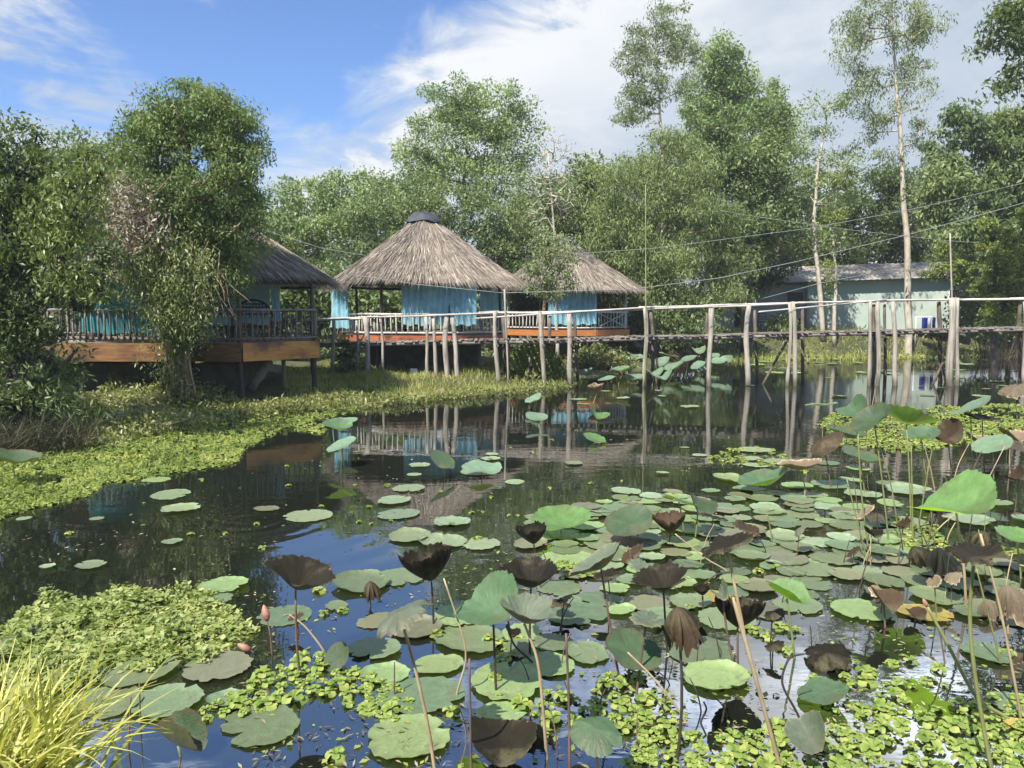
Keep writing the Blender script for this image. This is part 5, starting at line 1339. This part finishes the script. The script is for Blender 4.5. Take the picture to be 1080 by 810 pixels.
stalk('brown lotus bud on a short stalk left of the blue water', [(287, 690), (285, 668), (282, 655)], 'stem_brown', .008, 18, 'lotus_bud', 'lotus bud')
stalk('pinkish lotus bud lying at the edge of the cress clump', [(268, 688), (264, 686)], 'stem_brown', .007, 16, 'lotus_bud', 'lotus bud')
stalk('thin brown stalk standing left of the bottom lettuce', [(148, 765), (147, 720)], 'stem_brown', .006)
stalk('dark stalk rising by the yellow grass', [(135, 790), (138, 735)], 'stem_brown', .007)
stalk('reddish bare stalk at bottom centre left of the sunk leaf', [(497, 815), (495, 695)], 'stem_brown', .009)
stalk('reddish bare stalk at bottom centre under the wrinkled leaf', [(601, 812), (600, 740), (597, 668)], 'stem_brown', .009)
stalk('short dark stalk near the grey shaggy leaf', [(416, 735), (416, 698)], 'stem_brown', .007)
stalk('tan stalk leaning from the broad dark leaf toward the lettuce', [(726, 762), (690, 715), (662, 688)], 'stem_tan', .008)
stalk('tan stalk crossing behind the ragged centre cup', [(480, 735), (495, 690), (468, 610)], 'stem_tan', .008)
stalk('tan stalk leaning beside the leftmost cup leaf', [(345, 690), (322, 660), (305, 648)], 'stem_tan', .008)
stalk('dark stalk bent at the knee beneath the folded green leaf', [(565, 700), (540, 680), (536, 655)], 'stem_dark', .010)
stalk('long tan stalk drooping left behind the crumpled leaf', [(770, 603), (745, 590), (712, 563)], 'stem_tan', .008)
stalk('dark stalk bent down from the crumpled leaf to the water', [(737, 622), (755, 605), (772, 603)], 'stem_dark', .009)
stalk('curved green stalk with dry tip arching at right', [(1070, 760), (1030, 740), (1000, 680), (978, 640)], 'stem_green', .013, 10, 'lotus_bud', 'lotus bud')
stalk('pale green stalk leaning left in the thin stand at right', [(915, 592), (903, 545), (893, 505)], 'stem_green', .008)
stalk('tallest pale green stalk of the thin stand at right', [(917, 588), (908, 520), (905, 458)], 'stem_green', .009)
stalk('upright green stalk between thin stand and bright leaf', [(949, 570), (940, 510), (928, 470)], 'stem_green', .008)
stalk('straight green stalk left of the bright leaf', [(963, 572), (962, 520), (961, 470)], 'stem_green', .009)
stalk('green stalk crossing behind the bright leaf', [(968, 560), (978, 500), (984, 470)], 'stem_green', .008)
stalk('pale stalk leaning right behind the bright leaf', [(985, 560), (1035, 520), (1060, 470)], 'stem_tan', .007)
stalk('thin pale stalk among far right leaves', [(1003, 520), (1010, 490), (1022, 468)], 'stem_tan', .007)
stalk('tan stalk at right crossing the thick green stem', [(1078, 760), (1055, 640), (1034, 563)], 'stem_tan', .009)
stalk('thin green stalk left of the thick green stem', [(1056, 700), (1040, 640), (1030, 600)], 'stem_green', .007)
stalk('leaning tan stalk behind the right hand lettuce', [(997, 700), (990, 660), (975, 632)], 'stem_brown', .006)
stalk('dark bent stalk above the pale water right of centre', [(846, 760), (822, 720), (832, 692), (848, 690)], 'stem_dark', .008)
stalk('dark hooked stalk beside the curled lettuce spike', [(738, 762), (746, 748), (742, 740)], 'stem_dark', .007)
stalk('straight stalk standing out of crowded pads', [(815, 572), (810, 545), (808, 535)], 'stem_green', .008)
stalk('thin stalk at the near edge of the crowded pads', [(668, 600), (664, 580), (662, 576)], 'stem_brown', .007)

random.seed(140)
for k in range(46):
    x = random.uniform(870, 1120); y = random.uniform(500, 650) if k % 3 else random.uniform(460, 530)
    h_ = random.uniform(18, 75); dx = random.uniform(-16, 16)
    stalk('thin bare stalk in the tangle of stalks at the right', [(x, y), (x + dx * .4, y - h_ * .5), (x + dx, y - h_)], random.choice(['stem_green', 'stem_tan', 'stem_brown', 'stem_dark']), random.uniform(.004, .007))
for k in range(22):
    x = random.uniform(540, 860); y = random.uniform(580, 800); h_ = random.uniform(12, 50); dx = random.uniform(-18, 18)
    stalk('thin bare stalk among the standing dried cups', [(x, y), (x + dx * .4, y - h_ * .6), (x + dx, y - h_)], random.choice(['stem_dark', 'stem_tan', 'stem_brown', 'stem_dark']), random.uniform(.004, .006))
# ------------------------------------------------------------------ floating pads
pad_meshes = {}
def pad_mesh(kind, v):
    if (kind, v) not in pad_meshes:
        me = lotus_blade_mesh(1.0, cup=.03, asym=.03, ruffle=.022, ragged=.045, crumple=.014, rimcurl=(.1, .5, -.2, .9, 0, .4)[v], seed=900 + v * 7, nr=8, nt=56, mat=kind, tears=(3, 2, 5, 1, 3, 2)[v])
        me.name = 'floating_pad'
        pad_meshes[(kind, v)] = me
    return pad_meshes[(kind, v)]
padn = 0
placed = []
def pad(x, y, wpx, label, kind='pad', group='round lotus pads floating on the pond', tilt=0.0, z=None):
    global padn
    b = G(x, y); Rd = wpx / 2 * b.y / F
    o = bpy.data.objects.new('floating_pad', pad_mesh(kind, padn % 6)); COL.objects.link(o)
    zz = 0.006 + (padn % 9) * 0.0018 if z is None else z
    o.location = (b.x, b.y, zz); o.scale = (Rd, Rd * random.uniform(.76, 1.05), Rd)
    o.rotation_euler = (tilt * random.uniform(-1, 1) + random.uniform(-.012, .012), random.uniform(-.012, .012), random.uniform(0, 6.28))
    padn += 1; placed.append((b.x, b.y, Rd))
    return tag(o, label, 'lotus pad', group)
random.seed(55)
hand = [
 (275, 765, 104, 'large notched green pad at bottom left below the lettuce', 'pad'), (430, 780, 96, 'large green pad at the bottom edge left of the reddish stalk', 'padlight'),
 (740, 687, 82, 'round grey green pad in shadow below the split brown cup', 'pad'), (755, 717, 78, 'bright light green pad on pale water near the hooked stalk', 'padlight'),
 (445, 735, 100, 'dark pad crossed by the shaggy leaf stem', 'pad'), (535, 722, 96, 'wide green pad below the dark knee bent stalk', 'padlight'),
 (395, 686, 62, 'grey green pad left of the shaggy leaf stem on blue water', 'pad'), (495, 675, 86, 'green pad half hidden under the folded green leaf', 'pad'),
 (398, 655, 50, 'dark pad on blue water under the shaggy leaf', 'padold'), (440, 665, 60, 'olive pad right of the shaggy leaf', 'padold'),
 (325, 545, 52, 'pale pad beside the fish ripples', 'padfar'), (281, 538, 28, 'small pale dry pad above the fish ripples', 'padold'), (180, 523, 44, 'pale pad with lettuce on top left of the ripples', 'padfar'),
 (190, 538, 44, 'thin pale pad just left of the fish ripples', 'padfar'), (165, 506, 30, 'yellowish pad under the weedy mat edge', 'padlight'),
 (432, 567, 50, 'first pale green pad of the row right of the ripples', 'padfar'), (420, 543, 50, 'pale pad in the column above the ripple row', 'padfar'), (416, 529, 42, 'upper pale pad of the column left of centre', 'padfar'), (431, 516, 36, 'topmost small pale pad of the column left of centre', 'padfar'),
 (477, 552, 44, 'pale pad right of the column left of centre', 'padfar'), (508, 575, 46, 'pale pad beside a lettuce rosette at centre', 'padfar'), (466, 573, 56, 'pale pad with a withered patch near centre', 'padfar'),
 (505, 498, 40, 'flat pale pad under the propped blue green leaf', 'padfar'), (660, 519, 36, 'lone pale pad before the reflected post', 'padfar'), (605, 489, 26, 'thin pale pad on the reflected thatch', 'padfar'),
 (236, 619, 54, 'light yellowish green pad touching the back of the cress clump', 'padlight'), (218, 632, 60, 'dull green pad at the top edge of the cress clump', 'pad'),
 (380, 617, 66, 'wide green pad on blue water by the withered brown leaf', 'pad'), (300, 650, 60, 'dark green pad left of the leftmost cup stem', 'pad'), (355, 640, 30, 'small pad with lettuce right of the leftmost cup', 'pad'), (420, 610, 60, 'green pad edging the ripples under the dark cup', 'pad'),
 (738, 608, 40, 'green pad under the jagged dark cup', 'pad'), (752, 630, 38, 'orange yellow pad behind the rolled grey leaf', 'padyellow'), (800, 621, 44, 'tan edged pad by the orange yellow one', 'padold'),
 (910, 645, 66, 'clear round green pad with the brown folded leaf', 'padlight'), (975, 648, 58, 'yellow dying pad at right with torn edge', 'padyellow'), (905, 535, 34, 'green pad left of the bright leaf stem', 'padlight'),
 (1040, 690, 60, 'dull pad under the tan stalks at right edge', 'pad'), (1066, 742, 50, 'dark pad at the right edge in lettuce', 'pad'), (1075, 768, 36, 'yellow leaf pad at the bottom right edge', 'padyellow'),
 (230, 705, 72, 'dusty grey green pad beside the lettuce at left', 'padold'), (150, 712, 84, 'big dusty pad under the cress clump', 'pad'), (110, 742, 84, 'big dark green pad beside the yellow grass', 'pad'), (175, 742, 80, 'flat green pad behind the upright dark leaf', 'pad'), (70, 715, 70, 'shaded pad touching the yellow grass tips', 'pad'), (240, 740, 50, 'small pad above the notched large one', 'pad'), (20, 680, 60, 'shaded pad at the left edge behind yellow grass', 'pad'),
 (700, 655, 60, 'pad between the jagged cup and the limp brown leaf', 'pad'), (610, 650, 70, 'pad right of the ragged centre cup', 'pad'), (620, 690, 60, 'dim pad left of the broad dark leaf', 'pad'), (590, 620, 50, 'pad behind the centre cups', 'pad'),
 (560, 575, 44, 'brown tinged pad below the small centre cup', 'padold'), (600, 590, 60, 'bright sunlit pad right of the small centre cup', 'padlight'),
]
for x, y, wd, lab, kd in hand:
    pad(x, y, wd, lab, kd, z=.006 + (padn % 7) * .0022)
def fill_pads(poly, n, wm, label, kinds, group, minsep=.75, seed=0, tries=60):
    r = np.random.default_rng(seed); random.seed(seed); k = 0
    for t_ in range(n * tries):
        if k >= n: break
        x, y = poly_px(poly, 1, r)[0]
        b = G(x, y); Rd = wm * r.uniform(.6, 1.2)
        if any((b.x - p[0]) ** 2 + (b.y - p[1]) ** 2 < ((p[2] + Rd) * minsep) ** 2 for p in placed): continue
        pad(x, y, Rd * 2 * F / b.y, label, kinds[int(r.integers(len(kinds)))], group); k += 1
    return k
mid_poly = [(560, 545), (640, 530), (700, 520), (800, 515), (860, 522), (960, 560), (985, 600), (960, 620), (850, 610), (780, 590), (700, 590), (600, 600)]
fill_pads(mid_poly, 128, .215, 'round grey green lotus pad in the crowded patch right of centre', ['pad', 'pad', 'padold', 'padfar', 'padlight'], 'crowded lotus pads right of centre', .56, 1)
fill_pads([(540, 590), (700, 590), (860, 610), (840, 650), (720, 660), (600, 640)], 22, .22, 'green lotus pad lying behind the standing dark cups', ['pad', 'pad', 'padlight', 'padold'], 'lotus pads behind the standing cups', .75, 2)
fill_pads([(860, 600), (1100, 590), (1150, 640), (1040, 660), (960, 620)], 18, .21, 'dull green lotus pad near the right edge of the pond', ['pad', 'padold', 'pad'], 'lotus pads near the right edge', .8, 3)
fill_pads([(380, 690), (480, 650), (600, 680), (560, 760), (420, 740)], 8, .26, 'green lotus pad on the blue water at bottom centre', ['pad', 'padlight'], 'lotus pads at bottom centre', .8, 4)
fill_pads([(740, 470), (880, 480), (1000, 530), (1080, 530), (1090, 560), (980, 560), (860, 515), (760, 505)], 18, .28, 'small pad in the dark water among the far right stalks', ['pad', 'padfar', 'padlight'], 'pads among the far right stalks', .9, 5)
fill_pads([(380, 500), (560, 470), (760, 440), (780, 490), (640, 520), (560, 530)], 8, .16, 'thin pale pad scattered on the open water at mid distance', ['padfar'], 'pale pads scattered on open water', 1.5, 6)
fill_pads([(560, 405), (760, 395), (1080, 385), (1080, 420), (860, 420), (640, 440)], 22, .26, 'pale flat pad on the water below the boardwalk', ['padfar'], 'pale pads below the boardwalk', 1.2, 7)
fill_pads([(780, 378), (1080, 376), (1080, 392), (800, 398)], 24, .45, 'flat pale pad on the far water before the green building', ['padfar', 'padlight'], 'pale pads before the far bank', .9, 8)
fill_pads([(-150, 560), (150, 500), (250, 520), (200, 580), (0, 640)], 5, .14, 'tiny pale pad on the dark water at left', ['padfar'], 'tiny pads on the dark left water', 1.5, 10)

# ------------------------------------------------------------------ water lettuce
def rosette_mesh(seed, n=11, size=1.0):
    r = np.random.default_rng(seed)
    vs_, fs_ = [], []
    for i in range(n):
        a = i * 2.399 + r.uniform(-.25, .25); lay = i / n
        el = .12 + .95 * lay + r.uniform(-.12, .15); L = size * (1.0 - .45 * lay) * r.uniform(.85, 1.1); wd = L * r.uniform(.62, .85)
        b = len(vs_); nr_, nc = 4, 5
        for j in range(nr_):
            t_ = j / (nr_ - 1)
            ww = wd * (.18 + .82 * math.sin(min(1, t_ * 1.05) * math.pi * .56) ** 1.3) * .5
            e2 = el - .7 * (t_ - .2) * t_ + .1
            rad = L * (.06 + .94 * t_) * math.cos(e2); z = L * t_ * math.sin(e2)
            for c in range(nc):
                s = (c / (nc - 1) - .5) * 2
                x = rad - (.12 * L * s * s if j == nr_ - 1 else 0) + (-.05 * L if (c == 2 and j == nr_ - 1) else 0); y = ww * s
                zz = z + .10 * L * s * s * t_ + r.uniform(-.02, .02) * L
                vs_.append((x * math.cos(a) - y * math.sin(a), x * math.sin(a) + y * math.cos(a), zz))
        for j in range(nr_ - 1):
            for c in range(nc - 1):
                q = b + j * nc + c
                fs_.append((q, q + nc, q + nc + 1, q + 1))
    me = np_mesh('water_lettuce', vs_, fs_, smooth=True); me.materials.append(M['lettuce'])
    return me
ros = [rosette_mesh(70 + i, 9 + i % 4) for i in range(8)]
cand = []
def lettuce(poly, n, label, group, size=.075, sep=.7, seed=0):
    r = np.random.default_rng(seed); pts = []
    q = poly_px(poly, n * 12, r)
    for x, y in q:
        if len(pts) >= n: break
        b = G(x, y); s = size * (.38 + .95 * r.uniform() ** 1.1)
        if any((b.x - p[0]) ** 2 + (b.y - p[1]) ** 2 < ((p[2] + s) * sep) ** 2 for p in pts): continue
        pts.append((b.x, b.y, s))
        cand.append((b.y, b.x, s, label, group, r.uniform(0, 6.28)))
L1 = 'bright water lettuce rosettes at the bottom right'
lettuce([(640, 812), (690, 770), (760, 778), (800, 760), (860, 772), (940, 745), (1000, 750), (1040, 735), (1090, 730), (1090, 815)], 125, 'bright yellow green water lettuce rosette in the mat along the bottom right edge', L1, seed=1, sep=.62)
lettuce([(850, 715), (880, 700), (930, 695), (985, 690), (1000, 725), (960, 745), (880, 760)], 34, 'water lettuce rosette in the patch before the dried leaf heap', 'water lettuce before the dried leaf heap', seed=2)
lettuce([(640, 715), (690, 700), (705, 735), (725, 760), (690, 800), (650, 770)], 30, 'water lettuce rosette clustered below the broad dark green leaf', 'water lettuce below the broad dark leaf', seed=3)
lettuce([(250, 760), (240, 735), (300, 700), (330, 690), (400, 715), (440, 745), (415, 765), (340, 735), (300, 745)], 84, 'water lettuce rosette in the strip between the cress clump and blue water', 'water lettuce strip at left', .082, seed=4)
lettuce([(170, 765), (250, 735), (290, 745), (240, 760)], 12, 'small water lettuce rosette beside the notched pad', 'water lettuce beside the notched pad', seed=5)
lettuce([(520, 735), (570, 735), (640, 710), (660, 745), (600, 770)], 18, 'water lettuce rosette among the bare stalks at bottom centre', 'water lettuce among the bottom stalks', seed=6)
lettuce([(515, 675), (560, 672), (570, 690), (520, 700)], 8, 'shaded water lettuce rosette beneath the folded green leaf', 'water lettuce under the folded leaf', seed=7)
lettuce([(575, 595), (630, 590), (640, 612), (590, 615)], 12, 'water lettuce rosette behind the tilted grey green leaf', 'water lettuce behind the tilted leaf', .06, seed=8)
lettuce([(780, 655), (840, 665), (835, 690), (790, 685)], 10, 'water lettuce rosette beside the split brown cup', 'water lettuce beside the split cup', .06, seed=9)
for (x, y, lab) in [(503, 570, 'lone water lettuce rosette beside the pale centre pads'), (545, 600, 'lone lettuce rosette before the dark centre cup'), (337, 624, 'lettuce rosette resting on the pad by the ripples'), (362, 645, 'lettuce rosette on the blue water left of the shaggy leaf'), (342, 648, 'loose lettuce rosette right of the leftmost cup stem'), (460, 671, 'lettuce rosette on the olive pad by the shaggy leaf'),
                  (523, 717, 'lettuce rosette lying on the wide green pad'), (477, 752, 'lone lettuce rosette on blue water near bottom centre'), (355, 799, 'lone lettuce rosette on blue water at the bottom'), (728, 641, 'lettuce rosette under the jagged dark cup'), (735, 552, 'lettuce rosette among the crowded pads'), (820, 600, 'lettuce rosette on the near crowded pads'), (800, 603, 'second lettuce rosette on the near crowded pads'), (780, 660, 'lettuce rosette near the split brown cup rim'), (930, 750, 'lettuce rosette by open pale water at right'), (1062, 690, 'lettuce rosette near the dull pad at right')]:
    b = G(x, y); cand.append((b.y, b.x, .075, lab, 'scattered water lettuce rosettes', random.uniform(0, 6)))
cand.sort()
nobj = min(300, len(cand)); random.seed(91)
for i, (y, x, s, lab, grp, rz) in enumerate(cand[:nobj]):
    o = bpy.data.objects.new('water_lettuce', ros[i % 8]); COL.objects.link(o)
    o.location = (x, y, .012 + random.uniform(-.006, .012)); o.scale = (s, s, s * random.uniform(.8, 1.2)); o.rotation_euler = (random.uniform(-.15, .15), random.uniform(-.15, .15), rz)
    tag(o, lab, 'water lettuce', grp)
def rosette_stuff(name, label, poly, n, size, seed, mat='lettuce_far', extra=()):
    r = np.random.default_rng(seed); q = poly_px(poly, n, r)
    C_ = [tuple(G(a, b)) for a, b in q] + list(extra); Vv, Ff = [], []; off = 0
    base = []
    for m in range(4):
        me = ros[m]; a = np.empty(len(me.vertices) * 3, dtype=np.float32); me.vertices.foreach_get('co', a)
        base.append((a.reshape(-1, 3), np.array([p.vertices[:] for p in me.polygons])))
    for i, c in enumerate(C_):
        v_, f_ = base[i % 4]; s = size * r.uniform(.5, 1.3); a = r.uniform(0, 6.28); ca, sa = math.cos(a), math.sin(a)
        p = np.stack([v_[:, 0] * ca - v_[:, 1] * sa, v_[:, 0] * sa + v_[:, 1] * ca, v_[:, 2]], 1) * s + np.array([c[0], c[1], .012 + max(0.0, float(ground_h(np.array([c[0]]), np.array([c[1]]))[0]))])
        Vv.append(p); Ff.append(f_ + off); off += len(p)
    me = np_mesh(name, np.concatenate(Vv), np.concatenate(Ff), smooth=True); me.materials.append(M[mat])
    return tag(link_mesh(name, me), label, 'water lettuce', kind='stuff')
mat_poly = [(-200, 560), (-60, 498), (0, 472), (95, 448), (220, 432), (330, 420), (352, 428), (346, 440), (300, 452), (262, 472), (250, 490), (205, 496), (160, 505), (110, 510), (90, 525), (40, 535), (0, 548), (-120, 590)]
rosette_stuff('floating_lettuce', 'bright green mat of small floating plants along the left shore', mat_poly, 4600, .072, 21)
r = np.random.default_rng(333)
q = poly_px(mat_poly, 9000, r); P = np.array([tuple(G(a, b)) for a, b in q])
P[:, 2] = np.maximum(0, ground_h(P[:, 0], P[:, 1])) + r.uniform(.02, .10, len(P)) * (.5 + .5 * np.sin(P[:, 0] * 3 + P[:, 1]))
v_, f_ = leaf_arrays(P, .075, .03, -.3, .5, .15, None, r)
me = np_mesh('mat_weeds', v_, f_); me.materials.append(M['bush'])
tag(link_mesh('mat_weeds', me), 'mixed yellow green weeds growing through the left shore mat', 'weeds', kind='stuff')
rosette_stuff('shore_lettuce', 'loose bright floating plants drifting along the shore near the huts', [(320, 428), (420, 418), (520, 410), (530, 414), (480, 419), (400, 428), (340, 444), (345, 458), (310, 455)], 300, .08, 22)
rosette_stuff('drifting_lettuce', 'scattered tiny floating plants on the dark open water', [(60, 560), (150, 500), (330, 470), (560, 440), (760, 450), (760, 520), (500, 560), (300, 590), (90, 590)], 40, .05, 23)
rosette_stuff('far_lettuce', 'bright floating plants behind the far right lotus leaves', [(880, 436), (960, 430), (1090, 425), (1250, 420), (1250, 455), (1090, 460), (1000, 470), (950, 478), (880, 468), (862, 445)], 1500, .10, 24)
rosette_stuff('stalk_lettuce', 'bright floating plants between the thin stalks at right', [(930, 545), (985, 550), (1000, 580), (1060, 575), (1090, 590), (1010, 592), (950, 575)], 90, .07, 25)
rosette_stuff('rim_lettuce', 'small bright floating plants left of the tan withered leaf', [(742, 480), (790, 470), (830, 478), (860, 500), (800, 492), (750, 490)], 70, .07, 26)
rosette_stuff('edge_lettuce', 'small bright floating plants beyond the right edge', [(1090, 680), (1200, 660), (1300, 760), (1200, 830), (1090, 815)], 160, .075, 27, extra=[(c[1], c[0], 0) for c in cand[nobj:]])

# cress clump at left
r = np.random.default_rng(61)
q = poly_px([(0, 700), (10, 660), (50, 628), (90, 634), (130, 616), (170, 630), (200, 618), (240, 640), (270, 668), (240, 680), (215, 705), (190, 690), (150, 712), (110, 700), (90, 722), (20, 735)], 1900, r) if True else poly_px([(0, 690), (20, 650), (60, 632), (130, 622), (190, 628), (235, 645), (262, 660), (250, 685), (215, 695), (150, 700), (90, 712), (20, 730)], 1900, r)
Pc = np.array([tuple(G(a, b)) for a, b in q]); Pc = Pc[np.sin(Pc[:, 0] * 9 + 2 * np.sin(Pc[:, 1] * 7)) + np.sin(Pc[:, 1] * 11 + Pc[:, 0] * 3) > -1.0 + .5 * r.normal(size=len(Pc))]; hh = r.uniform(.02, 1, len(Pc)) ** .9 * .12 * np.clip(.55 + .5 * np.sin(Pc[:, 0] * 5.1 + np.sin(Pc[:, 1] * 4)) * np.sin(Pc[:, 1] * 6.3), .12, 1) * np.clip(1.2 - .9 * r.uniform(0, 1, len(Pc)), .3, 1)
P = []; dd = []
for k in range(9):
    a = r.uniform(0, 6.28, len(Pc))
    P.append(Pc + np.stack([r.normal(size=len(Pc)) * .03, r.normal(size=len(Pc)) * .03, hh * r.uniform(.4, 1, len(Pc))], 1)); dd.append(np.stack([np.cos(a), np.sin(a), r.uniform(-.1, .7, len(Pc))], 1))
v_, f_ = leaf_arrays(np.concatenate(P), 0.046, .03, 0, .8, .15, np.concatenate(dd), r)
me = np_mesh('cress_clump', v_, f_); me.materials.append(M['cress'])
tag(link_mesh('cress_clump', me), 'dense clump of small leaved green water plants at left', 'water plants', kind='stuff')

# debris and scum on the water
def floaters(name, label, poly, n, L, Wd, mat, seed):
    r = np.random.default_rng(seed); q = poly_px(poly, n, r)
    P = np.array([tuple(G(a, b)) for a, b in q]); P[:, 2] = .006
    k = np.sin(P[:, 0] * 2.3 + 2 * np.sin(P[:, 1] * 1.1)) + np.sin(P[:, 1] * 1.9 - P[:, 0]) + r.normal(size=n) * .7 > 0.1
    P = P[k]; a = r.uniform(0, 6.28, len(P))
    v_, f_ = leaf_arrays(P, L, Wd, 0, 5, .1, np.stack([np.cos(a), np.sin(a), r.uniform(0, .25, len(P))], 1), r)
    me = np_mesh(name, v_, f_); me.materials.append(M[mat])
    return tag(link_mesh(name, me), label, 'debris', kind='stuff')
floaters('floating_debris', 'brown plant scraps drifting between the near lotus leaves', [(240, 640), (560, 560), (1090, 540), (1090, 815), (250, 815)], 2600, .045, .012, 'debris', 81)
floaters('floating_specks', 'tiny pale leaf scraps drifting on the dark open water', [(-60, 600), (120, 510), (340, 460), (560, 430), (1090, 410), (1090, 540), (560, 560), (240, 640)], 1500, .045, .02, 'debris', 82)
floaters('drifting_leaflets', 'tiny green leaflets drifting between the lotus pads', [(330, 640), (560, 540), (860, 520), (1090, 560), (1090, 815), (250, 815)], 900, .045, .028, 'lettuce_far', 83)
# yellow grass in the near left corner
r = np.random.default_rng(71); n = 520
yb = G(20, 860, .35)
root = empty('ornamental_grass', (-2.15, 3.15, .45), 'arching yellow striped grass clump in the bottom left corner', 'grass clump')
P = np.stack([r.normal(-2.2, .15, n), r.normal(3.15, .12, n), np.full(n, .42)], 1)
a = r.uniform(0, 6.28, n); ln = r.uniform(.12, .75, n)
d = np.stack([np.cos(a) * ln + .08, np.sin(a) * ln + .12, np.ones(n)], 1)
v_, f_ = strip_arrays(P, d, r.uniform(.32, .74, n), r.uniform(.013, .025, n), r.uniform(.5, 2.3, n), 7, r)
me = np_mesh('blades', v_, f_, smooth=True); me.materials.append(M['yellowgrass']); link_mesh('blades', me, root)
n = 70; P = np.stack([r.normal(-2.2, .17, n), r.normal(3.15, .14, n), np.full(n, .42)], 1); a = r.uniform(0, 6.28, n); ln = r.uniform(.3, 1.2, n)
v_, f_ = strip_arrays(P, np.stack([np.cos(a) * ln, np.sin(a) * ln, np.ones(n)], 1), r.uniform(.3, .75, n), r.uniform(.010, .018, n), r.uniform(1.0, 3.2, n), 7, r)
me = np_mesh('dry_blades', v_, f_, smooth=True); me.materials.append(M['debris']); link_mesh('dry_blades', me, root)
